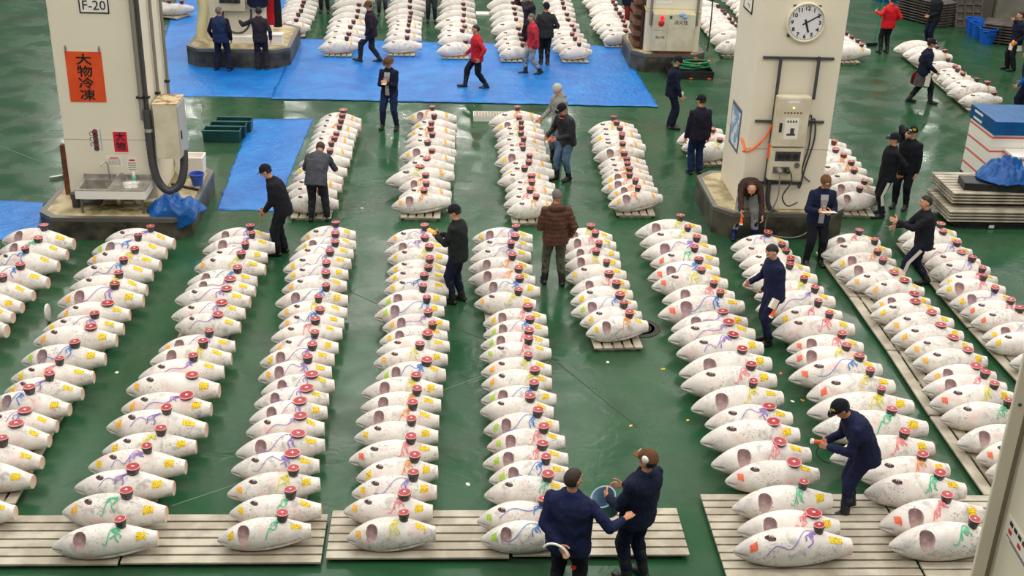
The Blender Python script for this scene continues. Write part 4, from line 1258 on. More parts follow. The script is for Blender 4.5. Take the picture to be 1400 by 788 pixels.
mb = MB(); mb.bbox(-CWh * .16, CWh / 2 - .015, -.292, -.28, .10, CH - .02); d_ = mb.build('door', M['box'], o, bevel=.003)
mb = MB(); mb.ell((-CWh * .31, -.30, CH * .91), (.06, .05, .06)); mb.build('red_lamp', mat('red_lamp_glow', s(255, 30, 40), .3, emit=1.2), l_)
mb = MB(); mb.ell((-CWh * .32, -.295, CH * .77), (.085, .04, .085)); mb.build('bell', M['red'], l_)
text_obj('lettering', '消火栓', .13, wall_M(CWh * .15, -.294, CH * .79), M['black'], d_)
text_obj('lettering', '消火栓', .09, wall_M(-CWh * .33, -.294, CH * .42), M['black'], o)
mb = MB(); mb.bbox(-CWh * .13, -CWh * .07, -.296, -.292, CH * .88, CH * .96); mb.build('green_label', mat('green_label', s(30, 110, 80), .5), d_)
o = at_face('yellow_cord', 'yellow cord tied round the hose column above the cabinet', 'cord', PH, 0, FH(905, 17)[1] + .02, .02)
mb = MB(); mb.tube([(-.03, 1.3, .3), (-.03, .0, .05), (.1, -.01, 0), (WH, -.01, .0), (WH + .03, .3, .05)], .014); mb.build('cord', mat('yellow_cord', s(226, 206, 90), .6), o)
o = at_face('blue_cloth_rag', 'pale blue rag tucked in the yellow cord', 'rag', PH, FH(931, 17)[0], FH(931, 17)[1], .30)
mb = MB(); mb.ell((0, 0, 0), (.10, .03, .06)); mb.ell((.06, .0, -.06), (.07, .03, .05)); mb.build('rag', mat('pale_blue_cloth', s(150, 186, 226), .7), o, smooth=True)
x_, z_ = FH(908, 1); o = at_face('paper_notice', 'white notice with red writing high on the hose column', 'notice', PH, x_, z_ + .02, .0); mb = MB(); mb.bbox(-.22, .22, -.006, 0, -.1, .25); mb.build('sheet', M['paper'], o)
mb = MB(); 
for k in range(4): mb.bbox(-.15 + k * .08, -.10 + k * .08, -.009, -.006, .0, .06)
mb.build('red_writing', M['rust'], o)
for lx, lab in ((.12, 'grey pipe left on the hose column'), (WH - .12, 'grey pipe right on the hose column')):
    o = at_face('riser_pipe', lab, 'pipe', PH, lx, 0, .05); mb = MB(); mb.cone((0, 0, z1 - .35), (0, 0, 9), .035, .035, 10); mb.build('pipe', M['pipe'], o, smooth=50)
# brown rack with slats on the left side of the hose column
q = PH - EX * .28 + EY * .7
o = thing('brown_shelf_rack', 'brown slatted rack standing against the left side of the hose column', 'rack', (q.x, q.y, .5), YAW)
mb = MB(); mb.bbox(.20, .24, -.5, .5, 0, 1.5); mb.build('back_board', mat('dark_brown', s(70, 38, 28), .6), o)
for k in range(5): mb = MB(); mb.box((.10, 0, .15 + .29 * k), (.20, .9, .14), Matrix.Rotation(.25, 3, 'Y')); mb.build('shelf', mat('brown_board', s(112, 74, 52), .6) if k == 0 else bpy.data.materials['brown_board'], o)
# black crate + coiled hose
q = at(933, 108, 0)
o = thing('black_tray', 'flat black tray holding the coiled green hose', 'tray', (q.x + .2, q.y + .35, 0), YAW); 
tr = o; open_box(o, 1.25, .80, .22, .03, M['dark'])
mb = MB()
for sx in (-.5, 0, .5): mb.bbox(sx * 1.0 - .05, sx * 1.0 + .05, -.402, -.40, .02, .05)
mb.build('orange_marks', M['orangep'], o)
o = thing('coiled_hose', 'green garden hose coiled in the black tray', 'hose', (q.x + .25, q.y + .35, .22), YAW); mb = MB()
pts = []
for i in range(150):
    a = i * 2 * pi / 30; rr_ = .38 + .05 * sin(i * .7); pts.append((rr_ * 1.25 * cos(a), rr_ * .8 * sin(a), .03 + .0012 * i + .01 * sin(i)))
mb.tube(pts, .022, 8); mb.build('hose', M['greenhose'], o, smooth=50)
for k in range(5): mb = MB(); a = k * 1.27; p = Vector((.48 * cos(a), .31 * sin(a), .20)); mb.box(p, (.12, .05, .04), Matrix.Rotation(a + 1.6, 3, 'Z')); mb.build('orange_tie', M['orangep'], o)
o = thing('dark_hanging_hose', 'thin dark green hose hanging at the right of the hose column', 'hose', (PH + EX * (WH + .28) + EY * .1)[:], YAW); o.location.z = 0
mb = MB(); mb.tube(smooth_path([(-.2, .1, 2.4), (-.1, 0, 2.6), (0, 0, 2.2), (.02, 0, 1.2), (0, 0, .52)]), .02); mb.build('hose', mat('dark_green_hose', s(24, 60, 46), .5), o, smooth=50)

# --- back left pillar furniture
x0, z1 = FB(305, 2, .2); o = at_face('socket_cabinet', 'cream socket cabinet between the two men at the back left column', 'cabinet', PB, FB(318, 20)[0], 1.35, .0)
mb = MB(); mb.bbox(-.38, .38, -.2, 0, 0, 1.1); mb.build('body', M['box'], o, bevel=.01)
for zz in (.28, .78):
    mb = MB(); mb.bbox(-.30, .26, -.206, -.2, zz - .07, zz + .07); sp2 = mb.build('socket_plate', M['conduit'], o)
    mb = MB()
    for k in range(3): mb.lathe([(.05, 0), (.045, .02 if zz > .5 else .10)], (-.20 + .18 * k, -.206, zz), 10, frame=fr)
    mb.build('sockets', M['dark'], sp2)
o = at_face('cable_loop', 'dark cable loop hanging below the socket cabinet far back', 'cable', PB, FB(325, 40)[0], 0, .12)
mb = MB(); mb.tube(smooth_path([(-.35, 0, 1.4), (-.33, 0, 1.0), (-.15, 0, .78), (.1, 0, .75), (.3, 0, .9), (.4, 0, 1.2), (.4, 0, 1.4)]), .03); mb.build('cable', M['conduit'], o, smooth=50)
o = at_face('cream_duct', 'bulging cream duct at the left corner of the back left column', 'duct', PB, -.08, .5, .10)
mb = MB(); mb.tube(smooth_path([(0, 0, 6), (0, 0, 2.0), (-.05, 0, 1.5), (.08, 0, .9), (.0, -.08, .35), (-.02, -.12, .1)]), [.13] * 31, 12); mb.build('duct', mat('yellowed_cream', s(206, 196, 150), .5), o, smooth=60)
q = at(349, 60, .5); o = thing('white_box', 'white foam box on the back left plinth behind the reaching man', 'box', (q.x - .2, q.y + .1, .5), YAW); mb = MB(); mb.bbox(-.55, .35, -.1, .3, 0, .18); mb.build('box', M['foam'], o, bevel=.01)
q = at(375, 62, .5); o = thing('white_box', 'white lidded box at the right corner of the back left plinth', 'box', (q.x, q.y + .12, .5), YAW); mb = MB(); mb.bbox(-.25, .22, -.16, .16, 0, .26); b_ = mb.build('box', M['foam'], o, bevel=.01); mb = MB(); mb.bbox(-.26, .23, -.17, .17, .26, .30); mb.build('lid', M['white'], o, bevel=.01)
o = at_face('hanging_coat', 'red and black coat hanging on the right of the back left column', 'coat', PB, WB + .14, .9, -.3)
mb = MB(); mb.loft([[Vector((x * k, y * .10, z)) for x, y in [(cos(a) * .16, sin(a)) for a in [i * pi / 6 for i in range(12)]]] for k, z in ((.5, 1.35), (.9, 1.2), (1.1, .6), (1.2, 0))]); mb.build('red_cloth', cloth('coat_red', s(190, 30, 40)), o, smooth=60)
mb = MB(); mb.loft([[Vector((.14 + x * k, -.03 + y * .08, z)) for x, y in [(cos(a) * .10, sin(a)) for a in [i * pi / 6 for i in range(12)]]] for k, z in ((.5, 1.3), (.9, 1.1), (1.1, .5), (1.2, -.05))]); mb.build('black_cloth', cloth('coat_black', s(30, 30, 34)), o, smooth=60)
o = at_face('navy_bag', 'dark navy bag hanging high on the front of the back left column', 'bag', PB, FB(352, 3, .2)[0], FB(352, 4, .2)[1], .16)
mb = MB(); mb.loft([[Vector((x * k, y * .12, z)) for x, y in [(cos(a) * .26, sin(a)) for a in [i * pi / 8 for i in range(16)]]] for k, z in ((.8, -.12), (1.1, -.05), (1.05, .2), (.9, .4))]); mb.build('bag', cloth('navy_bag_cloth', s(24, 32, 62)), o, smooth=60)

# --- floor things at mid left
q = at(306, 190, 0)
for k in range(3):
    o = thing('dark_teal_bin', ['dark teal bin nearest the camera in the group of three', 'middle dark teal bin in the group of three', 'dark teal bin farthest back in the group of three'][k], 'bin', (q.x + .05 * k, q.y - .1 + .36 * k, 0), YAW, 'three dark teal bins on the floor')
    open_box(o, .82, .345, .26, .025, M['teal']); mb = MB(); 
    for a in ((-.42, .42, -.175, -.15), (-.42, .42, .15, .175)): mb.bbox(a[0], a[1], a[2], a[3], .255, .275)
    mb.build('rim', mat('teal_rim', s(60, 110, 110), .4) if k == 0 else bpy.data.materials['teal_rim'], o)
q = at(671, 163, 0); o = thing('plastic_crate', 'pale slatted plastic crate beside the third middle row', 'crate', (q.x, q.y, 0), YAW); mb = MB()
mb.bbox(-.42, .42, -.2, .2, .0, .02); mb.bbox(-.42, .42, -.2, -.18, .02, .13); mb.bbox(-.42, .42, .18, .2, .02, .13); mb.bbox(-.42, -.40, -.18, .18, .02, .13); mb.bbox(.40, .42, -.18, .18, .02, .13); mb.build('crate', M['white'], o)
mb = MB()
for k in range(11): mb.bbox(-.38 + k * .07, -.345 + k * .07, -.19, .19, .125, .14)
mb.build('top_slats', M['pallet'], o)
q = at(676, 20, 0); o = thing('pale_floor_board', 'pale board lying on the floor between fourth and fifth back rows', 'board', (q.x - .1, q.y, 0), YAW); mb = MB(); mb.bbox(-.5, .5, -.2, .2, 0, .05); mb.build('board', M['white'], o)
q = at(874, 449, 0); o = thing('manhole_cover', 'round dark iron manhole cover by the short seventh row', 'manhole cover', (q.x, q.y, .0), 0)
mb = MB(); mb.lathe([(.33, 0), (.33, .008), (.31, .010)], seg=40); mb.build('cover', M['iron'], o); mb = MB()
for k in range(3): mb.lathe([(.1 + .07 * k, .010), (.1 + .07 * k, .012), (.12 + .07 * k, .012), (.12 + .07 * k, .010)], seg=40)
mb.build('raised_rings', M['iron'], o)
# joints sawn in the floor
for i, (a, b) in enumerate((((752, 488), (872, 585)), ((470, 395), (520, 418)), ((610, 445), (690, 475)), ((640, 525), (740, 490)), ((588, 540), (700, 500)), ((235, 692), (345, 655)), ((0, 200), (92, 235)))):
    A, B = at(*a), at(*b); d = B - A; mb = MB(); mb.box((0, 0, .001), (d.length, .015 if i < 3 else .012, .002)); o = mb.build('trim_%d' % (i + 1), M['iron'] if i < 3 else mat('pale_joint', s(110, 130, 110), .6)); place(o, ((A + B) / 2)[:], atan2(d.y, d.x)); o['kind'] = 'structure'
# litter on the floor
rnd = random.Random(5)
for i, (px, py, c_) in enumerate(((160, 510, 'paper'), (907, 505, 'ysti'), (940, 575, 'osti'), (862, 583, 'osti'), (1067, 511, 'rsti'), (538, 562, 'paper'), (495, 285, 'paper'), (781, 259, 'redpaper'), (831, 496, 'paper'), (1097, 548, 'rsti'), (1083, 549, 'paper'), (640, 663, 'paper'))):
    q = at(px, py); mb = MB(); mb.prism([(.035 * rnd.uniform(.6, 1.3) * cos(a), .025 * rnd.uniform(.6, 1.3) * sin(a)) for a in [k * 1.05 for k in range(6)]], 0, .006); o = mb.build('floor_scrap', M[c_]); place(o, (q.x, q.y, .0005), rnd.uniform(0, 3))
    tag(o, '%s scrap lying on the green floor, %s' % ({'paper': 'white', 'ysti': 'yellow', 'osti': 'yellowish', 'rsti': 'pink', 'redpaper': 'red'}[c_], ['between second and third rows', 'right of the manhole cover', 'near the men in navy, by eighth row', 'behind the man in brown cap', 'beside the ninth row', 'between fourth and fifth rows', 'between the first and second middle rows', 'behind the man in brown puffer jacket', 'below the short seventh row', 'next to a pink scrap by ninth row', 'beside eighth and ninth rows, smaller', 'between fifth and sixth rows'][i]), 'scrap')
# cut fin beside the second row
q = at(69, 437, .1); o = thing('tuna_fin', 'pale cut tuna fin sticking out beside the second row', 'fin', (q.x, q.y + .12, .0), 0); mb = MB()
mb.loft([[Vector((-.10 + .02 * z_, -.14 * k - .02, .12 + zz)) for k, zz in ((-.8, .0), (-.2, .19), (.5, .10), (.9, -.05), (.3, -.12), (-.5, -.10))] if False else [Vector((x_, .10 * cos(a), .15 + .15 * sin(a))) for a in [i * pi / 8 for i in range(16)]] for x_, z_ in ((-.10, 0), (-.06, 0))]); mb.v = [(v[0] + (.10 if abs(v[1]) < .03 else 0) * 0, v[1] * (1.0 + .6 * (v[2] - .15)), v[2]) for v in mb.v]; mb.build('fin', M['tuna'], o, bevel=.015, smooth=60)

# --- right: pallet stacks, boxes, tarpaulin
def pstack(name, base, L, W, n, hgt, lab_fn, group, rotz, matk='pallet', nsl=7, jit=.01, z0=0.0):
    a, b, xs = pallet(L, W, M[matk], nsl, H=hgt); rnd = random.Random(len(group))
    for k in range(n):
        t = thing(name, lab_fn(k, n), 'pallet', (base.x + rnd.uniform(-jit, jit), base.y + rnd.uniform(-jit, jit), z0 + (hgt + .001) * k), rotz, group); link('top_slats', a, t); [link('bearer', b, t, None, (x_, 0, 0)) for x_ in xs]
def lab(prefix): return lambda k, n: '%s, %s' % (prefix, 'topmost of its stack' if k == n - 1 else ('bottom of its stack' if k == 0 else '%s from the bottom' % ordinal(k + 1)))
SK = at(1296, 308, .1)                               # near left corner of the lower stack
o = thing('black_skid', 'black plastic skid under the grey slatted stack at right', 'skid', (SK + EX * .95 + EY * .55)[:2] + (0,), YAW)
for dy in (-.4, 0, .4): mb = MB(); mb.bbox(-.75, .75, dy - .06, dy + .06, 0, .10); mb.build('runner', M['dark'], o)
mb = MB(); mb.bbox(-.85, .95, -.5, .55, .10, .13); mb.build('deck', M['dark'], o)
mb = MB(); mb.bbox(-.1, .0, -.48, -.46, .02, .08); mb.build('label_mark', M['white'], o)
c = SK + EX * .95 + EY * .65
pstack('slatted_pallet', c, 1.9, 1.30, 4, .06, lab('grey slatted pallet in lower stack at right edge'), 'grey slatted pallets in the lower stack', YAW, nsl=8, z0=.131)
c2 = SK + EX * 1.02 + EY * .82
pstack('slatted_pallet', c2, 1.85, 1.25, 4, .06, lab('grey slatted pallet in upper stack under blue tarpaulin'), 'grey slatted pallets in the upper stack', YAW, nsl=8, z0=.131 + .245 + .06)
mb = MB(); o = thing('wooden_spacer', 'dark spacer timber between the two slatted stacks', 'timber', (c2.x, c2.y, .131 + .245), YAW); mb.bbox(-.8, .8, -.4, -.3, 0, .058); mb.build('timber', M['dark'], o)
zt = .131 + .245 + .06 + .245
o = thing('black_crate', 'flat black plastic crate under the blue tarpaulin at right', 'crate', (c2.x - .12, c2.y - .30, zt), YAW - .12); mb = MB(); mb.bbox(-.52, .75, -.22, .25, 0, .15); mb.build('crate', M['dark'], o, bevel=.012)
crumple('crumpled_tarpaulin', 'folded bright blue tarpaulin heaped on the black crate at right', (c2.x + .22, c2.y - .20, zt + .155), YAW, .62, .42, .42, 8.0)
# foam boxes with blue pallet
FBX = at(1345, 259, .13) + EX * -.02
o = thing('wooden_pallet', 'brown wooden pallet under the white boxes at right', 'pallet', (FBX + EX * .9 + EY * .62)[:2] + (0,), YAW)
for dy in (-.56, 0, .56): mb = MB(); mb.bbox(-.9, .9, dy - .05, dy + .05, 0, .10); mb.build('runner', M['wood'], o)
mb = MB()
for k in range(8): mb.bbox(-.9 + k * .23, -.72 + k * .23, -.64, .64, .10, .125)
mb.build('top_slats', M['wood'], o)
def foam_box(c, L, W, H, z, label):
    o = thing('foam_fish_box', label, 'box', (c.x, c.y, z), YAW, 'white foam boxes with red stripes'); mb = MB(); mb.bbox(-L / 2, L / 2, -W / 2, W / 2, 0, H * .78); mb.build('body', M['foam'], o, bevel=.01)
    mb = MB(); mb.bbox(-L / 2, L / 2, -W / 2, W / 2, H * .80, H - .001); mb.build('lid', M['white'], o, bevel=.01)
    mb = MB(); mb.bbox(-L / 2 - .003, L / 2 + .003, -W / 2 - .003, W / 2 + .003, H * .70, H * .80); mb.build('red_band', M['redstripe'], o)
base = FBX + EX * .02 + EY * .06
cols = [('left', .36, .62), ('right', 1.12, .62)]
for cn, dx, dy in cols:
    for k in range(4 if cn == 'left' else 4): foam_box(base + EX * dx + EY * .60, .74, 1.16, .29, .127 + .291 * k, 'white box with red stripe, %s, %s column beneath the blue pallet' % (['bottom', 'second', 'third', 'top'][k], cn))
fr_ = base + EX * .52 - EY * .26
for k in range(3): foam_box(fr_ + EX * .06, .60, .50, .29, .127 + .291 * k, 'white box with red stripe, %s of the nearer column at right' % ['bottom', 'middle', 'top'][k])
fr2 = base + EX * 1.20 - EY * .26
for k in range(3): foam_box(fr2, .58, .50, .25, .127 + .251 * k, 'white box with red stripe, %s of the column at the frame edge' % ['bottom', 'middle', 'top'][k])
zb_ = .127 + .291 * 4
for k in range(2):
    o = thing('blue_plastic_pallet', 'blue plastic pallet, %s of the two on the white boxes' % ['lower', 'upper'][k], 'pallet', (base + EX * .80 + EY * .60)[:2] + (zb_ + .001 + k * .141,), YAW, 'blue plastic pallets')
    mb = MB(); mb.bbox(-.82, .82, -.64, .64, .115, .14); mb.build('deck', M['bluep'], o, bevel=.004)
    mb = MB(); mb.bbox(-.82, .82, -.64, .64, 0, .02); mb.bbox(-.82, .82, -.64, -.61, .02, .115); mb.bbox(-.82, -.79, -.61, .64, .02, .115); mb.bbox(.79, .82, -.61, .64, .02, .115); mb.bbox(-.79, .79, .61, .64, .02, .115); mb.build('side_walls', M['bluep'], o)
    if k: 
        mb = MB()
        for a in range(9): mb.bbox(-.78 + a * .18, -.77 + a * .18, -.62, .62, .14, .143)
        for a in range(7): mb.bbox(-.8, .8, -.55 + a * .18, -.54 + a * .18, .14, .1425)
        mb.build('grid_lines', mat('pale_blue_line', s(70, 140, 190), .5), o)
    mb = MB(); mb.bbox(-.825, -.82, .0, .42, .045, .09); mb.build('side_lettering', M['white'], o)
    mb = MB(); mb.bbox(-.06, .02, -.645, -.64, .04, .09); mb.build('front_mark', M['white'], o)

# --- far right background
q = at(1233, 32, 0); cst = at(1262, 33, 0)
c = (at(1232, 24, 0) + at(1268, 44, 0)) / 2 + EX * .55 + EY * .55
pstack('slatted_pallet', c, 1.9, .9, 9, .085, lab('grey pallet in the long stack behind the blue tubs'), 'grey pallets in the long stack at back right', YAW - 1.05, 'pallet_d', 6)
c = at(1310, 8, 0)
c = at(1361, 24, 0) + EY * .3
pstack('slatted_pallet', c, 1.05, 1.0, 12, .085, lab('grey pallet in the tall stack behind the latticed crates'), 'grey pallets in the tall stack', YAW, 'pallet_d', 5)
c = at(1300, 8, 0) + EY * 1.2
pstack('slatted_pallet', c, 1.3, 1.0, 9, .085, lab('grey pallet in the farthest stack at the top edge'), 'grey pallets in the farthest stack', YAW, 'pallet_d', 5)
c = at(1372, 62, 0) + EX * .1 + EY * .5
pstack('slatted_pallet', c, 1.1, 1.0, 7, .085, lab('grey pallet in the low stack right of the blue tubs'), 'grey pallets in the low stack', YAW - .5, 'pallet_d', 5)
q = at(1323, 38, 0)
for k in range(3):
    o = thing('lattice_crate', 'brown grey latticed panel leaning by the tall stack, %s' % ['nearest', 'middle one', 'rearmost'][k], 'panel', (q.x, q.y + .12 * k, 0), YAW, 'leaning latticed panels'); R3 = Matrix.Rotation(-.28, 3, 'X')
    mb = MB()
    for a in range(4): mb.box(R3 @ Vector((-.42 + a * .28, 0, .75)), (.05, .05, 1.5), R3)
    for a in range(7): mb.box(R3 @ Vector((0, 0, .03 + a * .24)), (.89, .05, .05), R3)
    mb.build('lattice', M['pallet_d'], o)
    mb = MB(); mb.box(R3 @ Vector((0, .035, .75)), (.86, .015, 1.46), R3); mb.build('back_sheet', mat('brown_grey', s(84, 74, 66), .7) if k == 0 else bpy.data.materials['brown_grey'], o)
for k, (px, py) in enumerate(((1333, 48), (1341, 54), (1352, 62))):
    q = at(px, py, 0); o = thing('blue_tub', 'round blue plastic tub, %s' % ['farthest left of the three by the pallets', 'middle of the three by the pallets', 'nearest of the three, with dark writing'][k], 'tub', (q.x, q.y + .25, 0), 0, None)
    mb = MB(); mb.lathe([(.20, 0), (.265, .44), (.29, .445), (.29, .48), (.25, .48), (.19, .02), (.001, .015)], seg=28); mb.build('body', M['bluet'], o, smooth=50)
    mb = MB(); mb.tube([(.2 * cos(a) * 1.36, .2 * sin(a) * 1.36, .41) for a in [pi * 1.2 + i * .06 for i in range(12)]], .02); mb.build('handle', M['bluet'], o)
    if k == 2: mb = MB(); [mb.box((-.09 + .06 * i, -.245, .25 + .03 * (i % 2)), (.035, .01, .06)) for i in range(4)]; mb.build('dark_writing', mat('navy_ink', s(10, 40, 110), .5), o)
wp = at(1376, 42, 0); mb = MB(); mb.bbox(0, 6, 0, .3, 0, 6); o = mb.build('wall_back', M['wallg']); place(o, (wp.x, wp.y + 1.2, 0)); o['kind'] = 'structure'
wq = at(1352, 20, 0); mb = MB(); mb.bbox(0, .9, 0, .9, 0, 5); o = mb.build('wall_corner', mat('brown_grey_wall', s(96, 88, 80), .7)); place(o, (wp.x - .95, wp.y + 1.3, 0)); o['kind'] = 'structure'
q = at(1238, 3, 0); o = thing('blue_crate', 'dark blue crate at the top edge behind the man in red', 'crate', (q.x, q.y + .3, 0), YAW); open_box(o, 2.0, .8, .35, .04, M['bluep'])

# --- near column at the lower right corner, beside the camera
NP = camp = CAMP + ray(1364, 640) * (5.0); nx0 = NP
q = on_plane(1364, 640, Vector((0, 4.2, 0)), Vector((0, 1, 0)))
o = thing('steel_post', 'cream steel post close to the camera in the lower right corner', 'post', (q.x, 4.2, 0), 0)
mb = MB(); mb.bbox(0, .055, 0, .02, 0, 9.5); mb.build('outer_flange', M['pillar'], o, bevel=.004)
mb = MB(); mb.bbox(.055, .088, .03, .05, 0, 9.5); mb.build('groove', M['seam'], o)
mb = MB(); mb.bbox(.088, .40, -2.2, .05, 0, 9.5); mb.build('side_face', M['pillar'], o, bevel=.004)
mb = MB()
for zz in (6.2, 6.6, 7.0): mb.lathe([(.008, 0), (.006, .006)], (.028, 0, zz), 8, frame=fr)
mb.build('bolts', M['conduit'], o)
xf = q.x + .088
na_ = on_plane(1381, 703, Vector((xf, 0, 0)), Vector((1, 0, 0))); nb_ = on_plane(1376, 736, Vector((xf, 0, 0)), Vector((1, 0, 0)))
hN = (na_.z - nb_.z); o2 = thing('paper_notice', 'white notice with black and red writing on the near post', 'notice', (xf - .001, na_.y, na_.z), 0)
mb = MB(); mb.bbox(-.003, 0, -.62, 0, -hN, 0); mb.build('sheet', M['paper'], o2)
def marks(nm, rows, material, n):
    mb = MB()
    for zf, y0, stp, w_, h_ in rows:
        for i_ in range(n): mb.bbox(-.005, -.003, y0 - stp * i_ - w_, y0 - stp * i_, -hN * zf - h_, -hN * zf)
    mb.build(nm, material, o2)
marks('black_writing', [(.12, -.03, .045, .030, hN * .16)], M['black'], 12)
marks('red_writing', [(.46, -.03, .10, .032, hN * .16)], M['redpaper'], 6)
marks('fine_print', [(.78, -.02, .55, .5, hN * .03), (.86, -.06, .5, .45, hN * .03)], M['conduit'], 1)
# ------------------------------------------------------------------ people
SKIN = mat('skin', s(206, 152, 120), .55, col2=s(190, 132, 104), nscale=8)
LIP = mat('lips', s(168, 96, 84), .5)
HAIR = {'black': mat('black_hair', s(28, 24, 24), .6, bump=.6, bscale=120), 'brown': mat('dark_brown_hair', s(52, 38, 30), .6, bump=.6, bscale=120),
        'grey': mat('grey_hair', s(104, 100, 96), .6, bump=.6, bscale=120), 'white': mat('pale_grey_hair', s(188, 186, 180), .6, bump=.6, bscale=120)}
CL = {}
def fab(n, c, rough=.85):
    if n not in CL: CL[n] = cloth(n, s(*c), rough)
    return CL[n]
navy = lambda: fab('navy_cloth', (24, 32, 62)); blackc = lambda: fab('black_cloth', (24, 26, 34)); rubber = M['dark']
def remesh(mb, name, material, vox, smooth_it=4, folds=0.0, fold_scale=7.0, puff=None, keep=None):
    me = bpy.data.meshes.new('tmp'); me.from_pydata(mb.v, [], mb.f); 
    bm = bmesh.new(); bm.from_mesh(me); bmesh.ops.recalc_face_normals(bm, faces=bm.faces[:]); bm.to_mesh(me); bm.free()
    o = bpy.data.objects.new('tmp', me); COL.objects.link(o)
    md = o.modifiers.new('r', 'REMESH'); md.mode = 'VOXEL'; md.voxel_size = vox; md.use_smooth_shade = True
    if smooth_it: sm = o.modifiers.new('s', 'SMOOTH'); sm.factor = .5; sm.iterations = smooth_it
    bpy.context.view_layer.update(); dg = bpy.context.evaluated_depsgraph_get()
    out = bpy.data.meshes.new_from_object(o.evaluated_get(dg)); bpy.data.objects.remove(o, do_unlink=True)
    out.name = name
    if folds or puff:
        n = len(out.vertices); co = np.empty(n * 3); no = np.empty(n * 3); out.vertices.foreach_get('co', co); out.vertices.foreach_get('normal', no); co = co.reshape(-1, 3); no = no.reshape(-1, 3)
        d = np.zeros(n)
        for i in range(n):
            p = co[i]
            if folds: d[i] = folds * noise.noise(Vector((p[0] * fold_scale, p[1] * fold_scale, p[2] * fold_scale * 1.5))) + folds * .7 * (.5 - abs(noise.noise(Vector((p[0] * fold_scale * 2 + 5, p[1] * fold_scale * 2, p[2] * fold_scale * 1.2)))) * 2)
            if puff: d[i] += puff * (abs(sin(p[2] * 42)) - .5)
        co += no * d[:, None]; out.vertices.foreach_set('co', co.reshape(-1)); out.update()
    out.materials.clear(); out.materials.append(material); out.shade_smooth(); return out
def ik(a, t, l1, l2, pole):
    a = Vector(a); t = Vector(t); d = t - a; L = d.length; mx = (l1 + l2) * .998
    if L > mx: t = a + d * (mx / L); L = mx
    d = (t - a).normalized(); x = (l1 * l1 - l2 * l2 + L * L) / (2 * L); h = sqrt(max(0, l1 * l1 - x * x))
    pl = Vector(pole); pl = (pl - d * pl.dot(d)).normalized()
    return a + d * x + pl * h, t
def hand(mb, wr, d, palm, side, k=1.0, curl=.45):
    """wrist, finger direction, palm normal (palm faces it), side +1: thumb along +lat"""
    d = d.normalized(); palm = (palm - d * palm.dot(d)).normalized(); lat = d.cross(palm).normalized() * side
    rings = []
    for q, w_, t_ in ((-.01, .026, .020), (.03, .036, .017), (.07, .041, .014), (.088, .038, .011)):
        rings.append([wr + d * q * k + (lat * cos(a) * w_ + palm * sin(a) * t_) * k for a in [2 * pi * j / 10 for j in range(10)]])
    mb.loft(rings)
    for i, (o_, ln) in enumerate(((.030, .068), (.010, .078), (-.010, .073), (-.029, .056))):
        p = wr + (d * .084 + lat * o_) * k; dd = (d + lat * o_ * 1.2).normalized(); 
        for sgm, fr_ in ((0, .42), (1, .32), (2, .26)):
            ang = curl * (.6 + .5 * sgm) + .05 * i
            dd = (dd * cos(ang) + palm * sin(ang)).normalized()
            q = p + dd * ln * fr_ * k; mb.cone(p, q, (.0100 - .0008 * sgm) * k, (.0094 - .0009 * sgm) * k, 8, True); p = q
            palm = palm
    p = wr + (d * .025 + lat * .028) * k; dd = (d * .55 + lat * .75 + palm * .25).normalized()
    for ln in (.036, .03, .024):
        q = p + dd * ln * k; mb.cone(p, q, .012 * k, .0105 * k, 8, True); p = q; dd = (dd + d * .35 + palm * .25).normalized()
